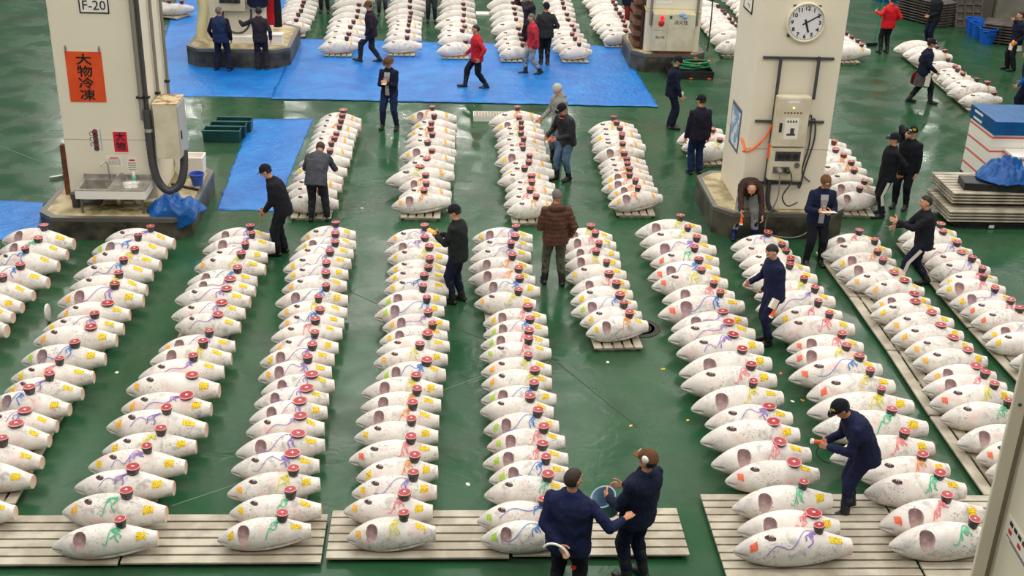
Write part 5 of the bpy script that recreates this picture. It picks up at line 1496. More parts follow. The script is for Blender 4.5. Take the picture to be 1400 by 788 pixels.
def person(label, pos, heading, H=1.70, lean=0, side=0, twist=0, feet=((-.11, 0, 0), (.11, 0, 0)), toe=(0, 0), hands=((-.24, .04, .78), (.24, .04, .78)), head=(0, 0), hip=(0, 0), drop=0,
           jacket=None, trousers=None, foot='boot', bootmat=None, boot_h=.30, hair='short', hcol='black', cap=None, vox=.011, puff=None, wide=1.0, curl=.45, sleeves='long', pole_y=-1.0, extra=None, palm=None, stripe=None, shirt=None, badge=None, vest=None, loose=.9):
    k = H / 1.70; root = thing('person', label, 'person', (pos[0], pos[1], pos[2] if len(pos) > 2 else 0), -radians(heading))
    R = radians
    th, sh_ = .415 * k, .405 * k; ank = .085 * k
    fmax = max(sqrt((f[0] - hip[0]) ** 2 * .3 + (f[1] - hip[1]) ** 2) for f in feet)
    hz = min(.90 * k - drop, ank + sqrt(max(.1, ((th + sh_) * .995) ** 2 - fmax ** 2)))
    hy = hip[1] - sin(R(lean)) * .14; P = Vector((hip[0], hy, hz))
    # spine
    sp = [P]; an = []; ns = 12; ds = .52 * k / ns; cur = P.copy()
    for i in range(ns + 1):
        a_ = R(lean) * (.55 + .9 * i / ns); an.append(a_)
        if i: cur = cur + Vector((sin(R(side)), sin(a_), cos(a_) * cos(R(side)))) * ds; sp.append(cur.copy())
    def spn(q):       # q in metres above the hips
        f = max(-14, min(q * k / ds, ns + 1.5)); i = int(max(0, min(ns - 1, f))); return sp[i] + (sp[i + 1] - sp[i]) * (f - i), an[i] + (an[min(i + 1, ns)] - an[i]) * min(1, max(0, f - i))
    def ring(q, rx, ry, n=20, tw=0, dy=0):
        c, a_ = spn(q); tt = R(twist) * max(0, q) / .5
        X = Vector((cos(tt), -sin(tt), 0)); F = Vector((sin(tt) * cos(a_), cos(tt) * cos(a_), -sin(a_)))
        return [c + F * dy * k + (X * cos(b) * rx + F * sin(b) * ry) * k for b in [2 * pi * j / n for j in range(n)]]
    c_s, a_s = spn(.425); tt = R(twist); XS = Vector((cos(tt), -sin(tt), 0)); 
    shl = [c_s - XS * (.165 * wide) * k, c_s + XS * (.165 * wide) * k]
    ua, fa = .285 * k, .255 * k
    arms = []
    for i in (0, 1):
        t_ = Vector(hands[i]) * (1 if False else 1); pole = Vector(((-1 if i == 0 else 1) * .7, pole_y, -.6)); el, wr = ik(shl[i], t_, ua, fa, pole); arms.append((shl[i], el, wr))
    legs = []
    for i in (0, 1):
        hj = P + Vector(((-.09 if i == 0 else .09) * k, 0, -.02)); f = feet[i]; t_ = Vector((f[0], f[1], ank + (f[2] if len(f) > 2 else 0)))
        kn, an_ = ik(hj, t_, th, sh_, (0, 1, .1)); legs.append((hj, kn, an_))
    # head frame
    nb, na = spn(.52); hp = R(head[0]) + na * .5; hy_ = R(head[1]) + tt
    up_n = Vector((0, sin(na * .8 + R(head[0]) * .3), cos(na * .8 + R(head[0]) * .3))); HC = nb + up_n * .155 * k
    FH_ = Vector((sin(hy_) * cos(hp), cos(hy_) * cos(hp), -sin(hp))); XH = Vector((cos(hy_), -sin(hy_), 0)); UH = XH.cross(FH_)
    FR = Matrix((XH, FH_, UH)).transposed() * k
    def hpt(x, y, z): return HC + FR @ Vector((x, y, z))
    # --- body, one continuous surface
    mb = MB()
    mb.loft([ring(q, rx * .82 * wide, ry * .82) for q, rx, ry in ((-.09, .13, .11), (0, .17, .13), (.14, .155, .12), (.30, .18, .13), (.40, .19, .12), (.47, .13, .09), (.52, .06, .06))])
    mb.cone(nb - up_n * .04, HC - up_n * .03, .054 * k, .05 * k, 12, True)
    mb.ell(HC, (.076, .094, .10), FR, 18, 12); mb.ell(hpt(0, .022, -.06), (.058, .066, .062), FR); mb.ell(hpt(0, .062, -.098), (.026, .024, .02), FR)
    mb.cone(hpt(0, .088, .008), hpt(0, .110, -.026), .009 * k, .015 * k, 8, True)
    mb.ell(hpt(0, .086, .030), (.055, .012, .010), FR)
    for sx in (-1, 1): mb.ell(hpt(sx * .078, -.005, -.012), (.011, .020, .032), FR); mb.ell(hpt(sx * .040, .062, -.030), (.022, .022, .022), FR)
    for i, (a, e, w_) in enumerate(arms):
        mb.cone(a, e, .048 * k, .038 * k, 10, True); mb.cone(e, w_, .038 * k, .025 * k, 10, True)
        dd = (w_ - e).normalized(); pm_ = Vector(palm[i]) if palm else Vector(((1 if i == 0 else -1), .2, -.1)); sd = 1
        lat_sign = -1 if i == 0 else 1
        hand(mb, w_, dd, pm_, lat_sign, k * 1.04, curl)
    for i, (h_, kn, a_) in enumerate(legs):
        mb.cone(h_, kn, .07 * k, .048 * k, 10, True); mb.cone(kn, a_, .048 * k, .034 * k, 10, True); mb.cone(a_ + Vector((0, -.02, -.045)) * k, a_ + Vector((0, .13, -.055)) * k, .026 * k, .024 * k, 8, True)
    link('body', remesh(mb, 'body', SKIN, min(vox, .009), 2), root, 'skin of face, neck and hands')
    # --- eyes and mouth
    for sx in (-1, 1): mb = MB(); mb.ell(hpt(sx * .030, .082, .010), (.012, .010, .006), FR, 10, 7); mb.build('eye', M['black'], root)
    mb = MB(); mb.ell(hpt(0, .088, -.062), (.020, .006, .005), FR, 10, 7); mb.build('mouth', LIP, root)
    # --- jacket
    jm = jacket or blackc(); mb = MB()
    prof = ((-.14, .190, .152), (-.04, .194, .156), (.12, .186, .148), (.28, .200, .156), (.36, .208, .150), (.42, .205, .132), (.465, .165, .108), (.50, .105, .088), (.545, .072, .075))
    mb.loft([ring(q, rx * wide, ry * (1 + .06 * (wide - 1) * 4)) for q, rx, ry in prof])
    if sleeves != 'none':
        for a, e, w_ in arms:
            mb.cone(a, e, .070 * k * loose, .064 * k * loose, 12, True); e2 = e.lerp(w_, .93 if sleeves == 'long' else .35); mb.cone(e, e2, .064 * k * loose, .050 * k * loose, 12, True)
    jo = link('jacket', remesh(mb, 'jacket', jm, max(vox, .011), 3, folds=.010, puff=puff), root)
    if sleeves == 'none':
        mb = MB()
        for a, e, w_ in arms: mb.cone(a, e, .066 * k, .054 * k, 12, True); mb.cone(e, e.lerp(w_, .93), .054 * k, .042 * k, 12, True)
        link('sleeves', remesh(mb, 'sleeves', shirt or blackc(), .012, 3, folds=.006), root)
    # --- trousers
    tm = trousers or blackc(); mb = MB()
    mb.loft([ring(q, rx, ry) for q, rx, ry in ((-.12, .13, .12), (-.04, .165, .132), (.05, .160, .125), (.10, .15, .118))])
    for i, (h_, kn, a_) in enumerate(legs):
        mb.cone(h_, kn, .106 * k, .080 * k, 14, True); b_ = kn.lerp(a_, .93 if foot == 'shoe' else .70); mb.cone(kn, b_, .080 * k, (.074 if foot == 'shoe' else .062) * k, 14, True)
    tr_ = link('trousers', remesh(mb, 'trousers', tm, max(vox, .011), 3, folds=.010), root)
    if stripe:
        for i, (h_, kn, a_) in enumerate(legs):
            sx = -1 if i == 0 else 1; pts = [h_.lerp(kn, .3), h_.lerp(kn, .75), kn, kn.lerp(a_, .5)]
            mb = MB(); mb.ribbon([p + Vector((sx * r_ * k, 0, 0)) for p, r_ in zip(pts, (.102, .094, .088, .080))], [Vector((sx, 0, 0))] * 4, .06 * k); link('white_stripe', mb.mesh('white_stripe', stripe), tr_)
    # --- boots
    bm_ = bootmat or rubber
    for i, (h_, kn, a_) in enumerate(legs):
        mb = MB(); tp = R(toe[i]); fd = Vector((0, cos(tp), sin(tp))); ud = Vector((0, -sin(tp), cos(tp)))
        if foot == 'boot': b_ = a_.lerp(kn, boot_h / .405); mb.cone(a_, b_, .056 * k, .070 * k, 14, True)
        else: mb.cone(a_, a_.lerp(kn, .12), .045 * k, .05 * k, 12, True)
        hl = a_ + (-fd * .045 - ud * .045) * k; tl = a_ + (fd * .175 - ud * .050) * k
        mb.cone(hl, tl, .038 * k, .034 * k, 12, True); mb.cone(a_, a_ + (fd * .10 - ud * .04) * k, .045 * k, .040 * k, 12, True)
        mb.cone(hl + Vector((.012 * (1 if i else -1), 0, 0)), tl + Vector((.018 * (1 if i else -1), 0, 0)), .036 * k, .034 * k, 12, True)
        me = remesh(mb, 'boot' if foot == 'boot' else 'shoe', bm_, .012, 2)
        link(me.name.split('.')[0], me, root)
    # --- hair / headgear
    def dome(name, material, rad, zc, cut, seg=24, thick=.006):
        mb = MB(); nr = 10; rings = []
        for q in range(nr + 1):
            ph = pi / 2 * q / nr * cut; rings.append([hpt(rad[0] * cos(2 * pi * j / seg) * sin(ph + .02), rad[1] * sin(2 * pi * j / seg) * sin(ph + .02), zc + rad[2] * cos(ph + .02)) for j in range(seg)])
        ins = [[HC + (p - HC) * .955 for p in r] for r in rings[::-1]]
        mb.loft(rings + ins); return link(name, mb.mesh(name, material, smooth=70), root)
    if hair in ('short', 'bald') or cap in ('cap', 'hat'):
        mb = MB(); seg, rg = 28, 18; rd = (.0835, .1010, .1075)
        vs = []; ok = []
        for q in range(rg + 1):
            ph = pi * q / rg
            for j in range(seg):
                b = 2 * pi * j / seg; x, y, z = rd[0] * sin(ph) * cos(b), rd[1] * sin(ph) * sin(b), rd[2] * cos(ph)
                face = (y > .02 and z < .052 + .02 * cos(x * 30)) or (y > -.02 and z < -.005) or z < -.066
                if hair == 'bald' and not cap: face = face or (z > .04 and y > -.06)
                n_ = noise.noise(Vector((x * 40, y * 40, z * 40))) * .003
                vs.append(hpt(x, y, z) + (hpt(x, y, z) - HC).normalized() * n_); ok.append(not face)
        mb.v = [tuple(v) for v in vs]
        for q in range(rg):
            for j in range(seg):
                f = (q * seg + j, q * seg + (j + 1) % seg, (q + 1) * seg + (j + 1) % seg, (q + 1) * seg + j)
                if sum(ok[z] for z in f) >= 3: mb.f.append(f)
        me = mb.mesh('hair', HAIR[hcol], smooth=True); bm = bmesh.new(); bm.from_mesh(me); bmesh.ops.remove_doubles(bm, verts=bm.verts, dist=.0005); bmesh.ops.delete(bm, geom=[v for v in bm.verts if not v.link_faces], context='VERTS')
        bmesh.ops.solidify(bm, geom=bm.faces[:], thickness=.006); bm.to_mesh(me); bm.free(); link('hair', me, root)
    if cap:
        cm = extra_caps.get(label) or (blackc() if cap != 'hat' else fab('brown_hat', (96, 72, 46)))
        co = dome('cap' if cap == 'cap' else 'hat', cm, (.092, .112, .115) if cap != 'hat' else (.094, .112, .118), .010, 1.0)
        if cap == 'cap':
            mb = MB(); o1 = [hpt(.080 * sin(a) * 1.0, .085 + .088 * cos(a) * (1 if cos(a) > 0 else 0) + .0, .028 - .022 * cos(a)) for a in [(-pi / 2) + pi * j / 14 for j in range(15)]]
            mb.loft([[p + FR @ Vector((0, 0, .0)) for p in o1], [p + FR @ Vector((0, 0, .007)) for p in o1]]); b_ = mb.mesh('brim', cm); link('brim', b_, co)
            mb = MB(); mb.box(hpt(0, .111, .058), (.055 * k, .004, .022 * k), FR.to_3x3() * (1 / k)); link('white_emblem', mb.mesh('white_emblem', M['white']), co)
        if cap == 'hat':
            mb = MB(); mb.loft([[hpt(r_ * .092 * cos(b), r_ * .108 * sin(b), .020 + z_) for b in [2 * pi * j / 24 for j in range(24)]] for r_, z_ in ((.9, 0), (1.45, -.012), (1.45, -.006), (.9, .008))]); link('brim', mb.mesh('brim', cm), co)
        if badge: mb = MB(); mb.box(hpt(-.055, .075, .075), (.055 * k, .006, .035 * k), (FR * (1 / k)) @ Matrix.Rotation(.6, 3, 'Z')); link('badge', mb.mesh('badge', M['ysti']), co, 'yellow badge')
    if hair == 'beanie':
        dome('knit_hat', HAIR['white'], (.090, .108, .118), .005, 1.05)
    if shirt and sleeves == 'long':      # open jacket front showing the shirt
        mb = MB(); rr_ = []
        for q in (-.06, .10, .25, .38, .47): c, a_ = spn(q); F = Vector((sin(tt * q / .5), cos(a_), -sin(a_))); w_ = .045 if q < .3 else .065; y_ = .172 if q < .30 else (.160 if q < .42 else .125); rr_.append([c + F * y_ * k + Vector((x_ * w_ * k, 0, 0)) for x_ in (-1, -.3, .3, 1)])
        mb.loft(rr_, cap=False, close=False); me = mb.mesh('shirt', shirt); bm = bmesh.new(); bm.from_mesh(me); bmesh.ops.solidify(bm, geom=bm.faces[:], thickness=.012); bm.to_mesh(me); bm.free(); link('shirt', me, root)
    Mw = Matrix.Translation(root.location) @ Matrix.Rotation(-radians(heading), 4, 'Z')
    info = dict(root=root, M=Mw, arms=arms, spn=spn, hpt=hpt, k=k, legs=legs, ring=ring)
    return info
extra_caps = {}
def W_(px, py, z=0): q = at(px, py, z); return (q.x, q.y)
def held(name, label, cat, info, p, rot=0, h_extra=0):
    q = info['M'] @ Vector(p); return thing(name, label, cat, q[:], info['root'].rotation_euler[2] + rot)
def aimed(o, mb, name, material, **kw): return mb.build(name, material, o, **kw)
dn = lambda: fab('dark_navy_cloth', (20, 26, 50)); grey_t = lambda: fab('grey_cloth', (74, 76, 84)); jean = lambda: fab('washed_jeans', (104, 122, 140)); redj = lambda: fab('red_jacket_cloth', (206, 36, 48), .6)
white_st = mat('white_stripe_cloth', s(214, 208, 196), .7)

# front, big
L32 = 'person in navy sweatshirt seen from behind, one arm behind back, other reaching out'
p32 = person(L32, W_(783, 640, 1.79), 22, H=1.78, lean=3, head=(2, 28), wide=1.24, feet=((-.14, 0, 0), (.14, .02, 0)), hands=((-.02, -.22, .98), (.50, .24, 1.15)), jacket=fab('navy_sweat', (26, 34, 70)), trousers=blackc(), hair='bald' if False else 'short', hcol='brown', vox=.0085, curl=.25, sleeves='long', palm=((0, -1, .2), (-.3, -.2, 1)), pole_y=-.4)
o = held('white_ring_strap', 'white curved strap held behind the back of the person in navy sweatshirt', 'strap', p32, (-.02, -.30, .95), 0)
mb = MB(); mb.tube([(.13 * cos(a), -.03, .11 * sin(a)) for a in [.2 + i * .22 for i in range(13)]], .014, 10); mb.build('strap', M['white'], o, smooth=60)
c_ = p32['spn'](-.17)[0]; mb = MB(); mb.prism([(-.03, 0), (.03, 0), (.03, .03), (0, .06), (-.03, .03)], -.002, .002); e_ = mb.mesh('emblem', M['red']); e_.transform(Matrix.Translation((.13, c_.y - .150, c_.z - .04)) @ Matrix.Rotation(pi / 2, 4, 'X') @ Matrix.Rotation(pi, 4, 'Z')); link('red_emblem', e_, p32['root'])
L33 = 'person in brown cap and navy coat with a pale blue bucket, seen from behind'
extra_caps[L33] = fab('brown_cap_cloth', (112, 80, 52))
p33 = person(L33, W_(882, 612, 1.74), 318, H=1.76, lean=-6, head=(2, -14), feet=((-.10, 0, 0), (.12, -.04, 0)), hands=((-.20, .28, 1.04), (.10, .34, 1.04)), jacket=fab('navy_coat', (22, 28, 54)), trousers=dn(), cap='cap', vox=.0085, wide=1.18, curl=.8, boot_h=.26)
mb = MB(); mb.ell(p33['hpt'](-.078, .0, .035), (.028, .045, .045), None); link('white_patch', mb.mesh('white_patch', M['white'], smooth=True), p33['root'])
o = held('bucket', 'pale blue plastic bucket held by the person in brown cap', 'bucket', p33, (-.10, .33, .80), 0); mb = MB(); fr2_ = Matrix.Rotation(-.5, 3, 'Y')
mb.lathe([(.10, 0), (.135, .25), (.145, .255), (.145, .27), (.128, .27), (.094, .015), (.001, .012)], seg=26, frame=fr2_); mb.build('body', M['lbucket'], o, smooth=50)
L27 = 'person in navy coverall and cap with yellow badge bending over ninth row, holding a torch'
p27 = person(L27, W_(1157, 703), 268, H=1.74, lean=30, head=(22, 0), feet=((-.10, .06, 0), (.10, -.08, 0)), wide=1.12, hands=((-.08, .38, 1.00), (.10, .36, .98)), jacket=fab('coverall_navy', (26, 32, 66)), trousers=fab('coverall_navy', (26, 32, 66)), cap='cap', badge=True, vox=.009, boot_h=.32, curl=.9, hip=(0, -.02))
def torch(label, info, p, rot=0, pitch=-.5, name='orange_torch'):
    o = held(name, label, 'torch', info, p, rot); fr_ = Matrix.Rotation(pitch, 3, 'X') @ Matrix.Rotation(-pi / 2, 3, 'X'); mb = MB(); mb.lathe([(.001, -.06), (.022, -.06), (.022, .06), (.032, .09), (.001, .09)], seg=14, frame=fr_); mb.build('body', M['orangep'], o, smooth=40)
    mb = MB(); mb.lathe([(.033, .088), (.034, .115), (.001, .115)], seg=14, frame=fr_); mb.build('lens', M['white'], o, smooth=40); return o
torch('orange torch with white lens held over ninth row by the bending person', p27, (0, .46, 1.02), 0, 0.1)
o = held('black_hook_strap', 'dark strap hanging from the torch hand of the bending person', 'strap', p27, (0, .46, .98)); mb = MB(); mb.tube(smooth_path([(0, 0, 0), (0, .03, -.12), (0, -.06, -.22), (0, -.16, -.26)]), .008); mb.build('strap', M['dark'], o)
L26 = 'person in navy coverall with black hair standing by upper ninth row, paper in hand'
p26 = person(L26, W_(1047, 470), 255, H=1.72, lean=8, head=(28, 0), feet=((-.09, .02, 0), (.10, -.08, 0)), hands=((.18, .12, .78), (.20, .30, .98)), jacket=fab('coverall_navy', (26, 32, 66)), trousers=fab('coverall_navy', (26, 32, 66)), vox=.01, boot_h=.33, curl=.7, wide=1.02)
p26
def paper(label, info, p, sz=(.16, .003, .11), rot=0, tilt=0, name='paper_pad'):
    o = held(name, label, 'paper', info, p, rot); mb = MB(); mb.box((0, 0, 0), sz, Matrix.Rotation(tilt, 3, 'X')); mb.build('sheet', M['paper'], o); return o
paper('white folded paper held by the person in navy coverall with black hair', p26, (-.30, .12, .84), (.05, .12, .15), .3, .5)
torch('orange tool in the lowered hand of the person by upper ninth row', p26, (-.30, .10, .72), 0, -1.2, 'orange_tool')
L25 = 'person in black jacket and striped trousers stepping beside tenth row, pointing left'
p25 = person(L25, W_(1250, 391), 272, H=1.74, lean=6, head=(4, -4), feet=((-.05, .30, 0), (.06, -.22, 0)), hands=((-.10, .50, 1.20), (.10, .46, 1.04)), jacket=blackc(), trousers=dn(), stripe=white_st, hair='short', hcol='black', vox=.010, curl=.3)
o = held('smartphone', 'black phone held by the person pointing over tenth row', 'phone', p25, (.10, .60, 1.03)); mb = MB(); mb.box((0, 0, 0), (.07, .14, .01)); mb.build('body', M['black'], o, bevel=.002)
L24 = 'person in navy jacket and brown cap writing on a white clipboard by the clock column'
extra_caps[L24] = fab('brown_cap_cloth', (112, 80, 52))
p24 = person(L24, W_(1110, 361), 178, H=1.74, lean=6, head=(26, 0), feet=((-.14, 0, 0), (.13, .04, 0)), hands=((-.10, .32, 1.12), (.12, .32, 1.14)), jacket=navy(), trousers=blackc(), cap='cap', shirt=fab('grey_shirt', (170, 170, 170)), vox=.010, wide=1.05, curl=.7)
o = held('clipboard', 'white clipboard in the hands of the person by the clock column', 'clipboard', p24, (-.02, .42, 1.16)); mb = MB(); mb.box((0, 0, 0), (.26, .20, .012), Matrix.Rotation(.25, 3, 'X')); mb.build('board', M['paper'], o, bevel=.002); mb = MB(); mb.cone((.10, .02, .02), (.13, -.02, .15), .005, .005, 8); mb.build('pen', M['dark'], o)
L23 = 'balding person in brown jacket bending down before the clock column plinth'
p23 = person(L23, W_(1017, 326), 186, H=1.70, lean=62, head=(18, 0), feet=((-.19, 0, 0), (.20, .02, 0)), hands=((-.24, .40, .62), (.16, .56, .72)), jacket=fab('brown_jacket', (62, 42, 38)), trousers=fab('grey_trousers', (150, 152, 150)), bootmat=fab('navy_boots', (24, 34, 80), .4), hair='bald', hcol='black', vox=.010, hip=(0, -.14), drop=.04, boot_h=.34)
torch('orange torch pointed down by the balding person bending', p23, (.14, .60, .62), 0, -1.5)
L21 = 'person in black cap and tracksuit facing left, orange gloves in hand behind back'
p21 = person(L21, W_(1204, 296), 262, H=1.73, lean=-2, head=(4, 10), feet=((-.10, .04, 0), (.11, -.06, 0)), hands=((-.12, -.22, .92), (.14, -.20, .92)), jacket=blackc(), trousers=blackc(), stripe=white_st, cap='cap', vox=.011, boot_h=.3)
o = held('orange_glove', 'orange gloves held behind the person in black cap and tracksuit', 'gloves', p21, (.06, -.32, .90)); mb = MB(); mb.ell((0, 0, 0), (.06, .05, .04)); mb.ell((.03, -.03, -.06), (.02, .02, .08)); mb.ell((-.05, 0, .04), (.03, .03, .04)); mb.build('glove', M['orangep'], o, smooth=True)
L22 = 'person in black with yellow badge on cap, phone held to ear'
p22 = person(L22, W_(1230, 284), 215, H=1.72, lean=2, head=(-2, 10), feet=((-.11, 0, 0), (.11, .03, 0)), hands=((-.22, .05, .80), (.10, .14, 1.56)), jacket=blackc(), trousers=blackc(), cap='cap', badge=True, vox=.011, wide=1.08, curl=.9)
o = held('smartphone', 'phone at the ear of the person with yellow badge', 'phone', p22, (.10, .10, 1.62)); mb = MB(); mb.box((0, 0, 0), (.01, .07, .14)); mb.build('body', M['black'], o, bevel=.002)
L28 = 'person in brown puffer jacket and olive trousers seen from behind'
p28 = person(L28, W_(756, 389), 352, H=1.72, lean=3, head=(24, -12), feet=((-.14, .04, 0), (.14, -.06, 0)), hands=((-.16, .22, .98), (.26, .06, .86)), jacket=fab('brown_puffer', (84, 54, 40), .55), trousers=fab('olive_trousers', (84, 86, 70)), hair='short', hcol='grey', vox=.010, puff=.010, wide=1.12, boot_h=.34, loose=1.05)
mb = MB(); mb.ell(p28['spn'](.50)[0] + Vector((0, -.09, .0)), (.15, .07, .07)); link('hood', mb.mesh('hood', fab('brown_puffer', (84, 54, 40)), smooth=True), p28['root'])
L29 = 'person in black sweater and cap writing, standing right of fifth row'
p29 = person(L29, W_(625, 414), 292, H=1.72, lean=4, head=(24, -8), feet=((-.09, .04, 0), (.10, -.04, 0)), hands=((-.04, .36, 1.12), (.06, .34, 1.12)), jacket=fab('black_green_sweater', (32, 38, 38)), trousers=dn(), cap='cap', vox=.010, boot_h=.33, curl=.8)
o = held('notepad', 'small yellowish notepad held by the person in black sweater', 'notepad', p29, (0, .46, 1.17)); mb = MB(); mb.box((0, 0, 0), (.10, .16, .015), Matrix.Rotation(.3, 3, 'X')); mb.build('pad', M['osti'], o)
L30 = 'person in grey jacket bending over first middle row, seen from behind'
p30 = person(L30, W_(436, 303), 2, H=1.72, lean=46, head=(18, 0), feet=((-.14, 0, 0), (.15, .06, 0)), hands=((-.22, .50, .86), (.22, .52, .90)), jacket=grey_t(), trousers=fab('charcoal_trousers', (50, 52, 60)), hair='short', hcol='brown', vox=.011, hip=(0, -.02), wide=1.06)
L31 = 'person in black with cap leaning left and holding a wooden hook stick'
p31 = person(L31, W_(384, 348), 274, H=1.73, lean=20, head=(16, 0), feet=((-.08, .04, 0), (.09, -.05, 0)), hands=((-.08, .22, .84), (.08, .24, .82)), jacket=blackc(), trousers=blackc(), cap='cap', foot='shoe', vox=.010, hip=(0, -.03))
o = held('hook_stick', 'wooden stick with a metal hook held low by the person in black', 'hook', p31, (0, .30, .80)); mb = MB(); mb.cone((0, 0, .06), (0, .05, -.30), .014, .012, 8); mb.build('stick', mat('light_wood', s(170, 130, 96), .6), o); mb = MB(); mb.tube([(0, .05, -.30), (0, .055, -.37), (0, .03, -.40), (0, .0, -.38)], .006); mb.build('hook', M['steel'], o)

# middle distance
L6 = 'person in navy coat and brown hat writing, facing the camera at the tarpaulin edge'
p6 = person(L6, W_(533, 176), 192, H=1.72, lean=5, head=(24, 6), feet=((-.17, 0, 0), (.16, .03, 0)), hands=((-.04, .28, 1.16), (.06, .28, 1.14)), jacket=fab('navy_coat', (22, 28, 54)), trousers=fab('navy_work', (28, 44, 84)), cap='hat', shirt=fab('grey_shirt', (170, 170, 170)), vox=.011, curl=.7, boot_h=.36)
paper('small white notepad in the hands of the person with brown hat', p6, (.0, .38, 1.16), (.10, .12, .008))
L7 = 'person in red jacket striding left across the blue tarpaulin'
p7 = person(L7, W_(651, 121), 258, H=1.72, lean=3, head=(10, 6), feet=((-.06, -.26, .0), (.06, .28, 0)), toe=(0, 12), hands=((-.30, -.02, .86), (.26, .22, .86)), jacket=redj(), trousers=blackc(), hair='short', hcol='black', vox=.011, wide=1.08, boot_h=.26)
L8 = 'grey-haired person in red jacket and pale jeans walking left'
p8 = person(L8, W_(727, 102), 262, H=1.70, lean=5, head=(14, 0), feet=((-.06, -.22, .04), (.06, .16, 0)), toe=(-15, 0), hands=((-.24, .06, .80), (.26, .10, .82)), jacket=fab('faded_red_cloth', (196, 52, 62)), trousers=fab('pale_jeans', (150, 160, 168)), hair='short', hcol='grey', vox=.012, boot_h=.30)
L9 = 'person in long dark grey jacket seen from behind right of the grey-haired one'
p9 = person(L9, W_(744, 89), 350, H=1.74, lean=3, head=(6, -10), feet=((-.09, 0, 0), (.08, -.06, 0)), hands=((-.20, .18, 1.0), (.24, .16, 1.0)), jacket=fab('dark_grey_jacket', (50, 48, 50)), trousers=fab('black_trousers', (30, 24, 28)), cap='cap', vox=.012, wide=1.14)
L10 = 'person with pale cap raising a black camera at the top of the tarpaulin'
extra_caps[L10] = fab('pale_cap_cloth', (196, 196, 190))
p10 = person(L10, W_(722, 72), 240, H=1.74, head=(8, 0), feet=((-.10, 0, 0), (.10, 0, 0)), hands=((-.02, .28, 1.48), (.08, .28, 1.48)), jacket=fab('dark_plum', (48, 42, 52)), trousers=blackc(), cap='cap', vox=.012, curl=1.0)
o = held('black_camera', 'black camera raised by the person with pale cap', 'camera', p10, (.03, .38, 1.52)); mb = MB(); mb.box((0, 0, 0), (.14, .06, .09)); mb.build('body', M['black'], o, bevel=.006); mb = MB(); mb.cone((0, .03, 0), (0, .10, 0), .035, .03, 12); mb.build('lens', M['dark'], o)
L3 = 'person in dark coat and hat striding left with white paper in hand'
p3 = person(L3, W_(508, 86), 268, H=1.76, lean=4, head=(12, 0), feet=((-.05, .30, .03), (.05, -.24, 0)), toe=(14, 0), hands=((-.20, .12, .82), (.24, -.04, .84)), jacket=fab('maroon_black', (48, 34, 48)), trousers=fab('dark_grey_trousers', (44, 44, 54)), cap='hat', vox=.012)
paper('folded white paper in the hand of the striding person in dark coat', p3, (-.20, .20, .76), (.02, .12, .12))
L12 = 'person in grey hooded sweatshirt and knit hat beside third middle row'
p12 = person(L12, W_(762, 219), 238, H=1.74, lean=6, head=(26, 10), feet=((-.10, 0, 0), (.11, .04, 0)), hands=((-.20, .14, .84), (.26, .26, .92)), jacket=fab('grey_hoodie', (150, 150, 146)), trousers=jean(), hair='beanie', vox=.011, wide=1.06, boot_h=.34, curl=.8)
mb = MB(); mb.ell(p12['spn'](.51)[0] + Vector((0, -.08, .0)), (.13, .07, .06)); link('hood', mb.mesh('hood', fab('grey_hoodie', (150, 150, 146)), smooth=True), p12['root'])
torch('dark red torch pointed left by the person in grey hooded sweatshirt', p12, (.28, .36, .88), 0, -.4, 'red_torch')
L13 = 'person in black jacket with orange collar and cap holding a red tool'
p13 = person(L13, W_(771, 246), 228, H=1.72, lean=14, head=(22, 0), feet=((-.10, -.04, 0), (.12, .10, 0)), hands=((-.10, .36, .98), (.22, .34, .96)), jacket=fab('black_shell', (38, 40, 46), .5), trousers=fab('blue_work_trousers', (86, 112, 140)), cap='cap', vox=.010, wide=1.10, boot_h=.36, curl=.9)
cc_ = p13['spn'](.50)[0]; mb = MB(); mb.tube([cc_ + Vector((.09 * sin(a), .085 * cos(a), .02 - .05 * (1 + cos(a)) / 2)) for a in [-2.2 + i * .35 for i in range(13)]], .016); link('orange_collar', mb.mesh('orange_collar', M['orangep']), p13['root'])
torch('red tool with pale blade held by the person with orange collar', p13, (.0, .46, .97), 0, -.5, 'red_tool')
L14 = 'person in dark navy with white-marked cap looking down by the green hose'
p14 = person(L14, W_(915, 175), 96, H=1.76, lean=3, head=(26, 0), feet=((-.08, 0, 0), (.10, .05, 0)), hands=((-.20, .16, .84), (.20, .20, .84)), jacket=dn(), trousers=dn(), cap='cap', foot='shoe', vox=.011)
o = held('white_slip', 'small white slip at the hand of the person by the green hose', 'paper', p14, (.22, .22, .90)); mb = MB(); mb.box((0, 0, 0), (.02, .06, .10)); mb.build('slip', M['paper'], o)
L15 = 'person in black jacket and navy cap seen from behind, left of the clock column'
p15 = person(L15, W_(950, 238), 345, H=1.74, lean=3, head=(10, -25), feet=((-.10, 0, 0), (.10, .02, 0)), hands=((-.26, .06, .80), (.24, .04, .80)), jacket=fab('plum_black', (30, 28, 44)), trousers=fab('navy_work', (28, 44, 84)), cap='cap', vox=.011, wide=1.12, foot='shoe')
L1 = 'grey-haired person in navy vest seen from behind at the back left plinth'
p1 = person(L1, W_(305, 97), 6, H=1.72, head=(4, 30), feet=((-.18, 0, 0), (.18, 0, 0)), hands=((-.26, .10, .86), (.26, .04, .84)), jacket=fab('navy_vest', (34, 50, 86)), shirt=blackc(), sleeves='none', trousers=fab('dark_navy_trousers', (30, 34, 58)), hair='short', hcol='grey', vox=.012, wide=1.12, foot='shoe')
L2 = 'person in dark clothes reaching left at the back left plinth'
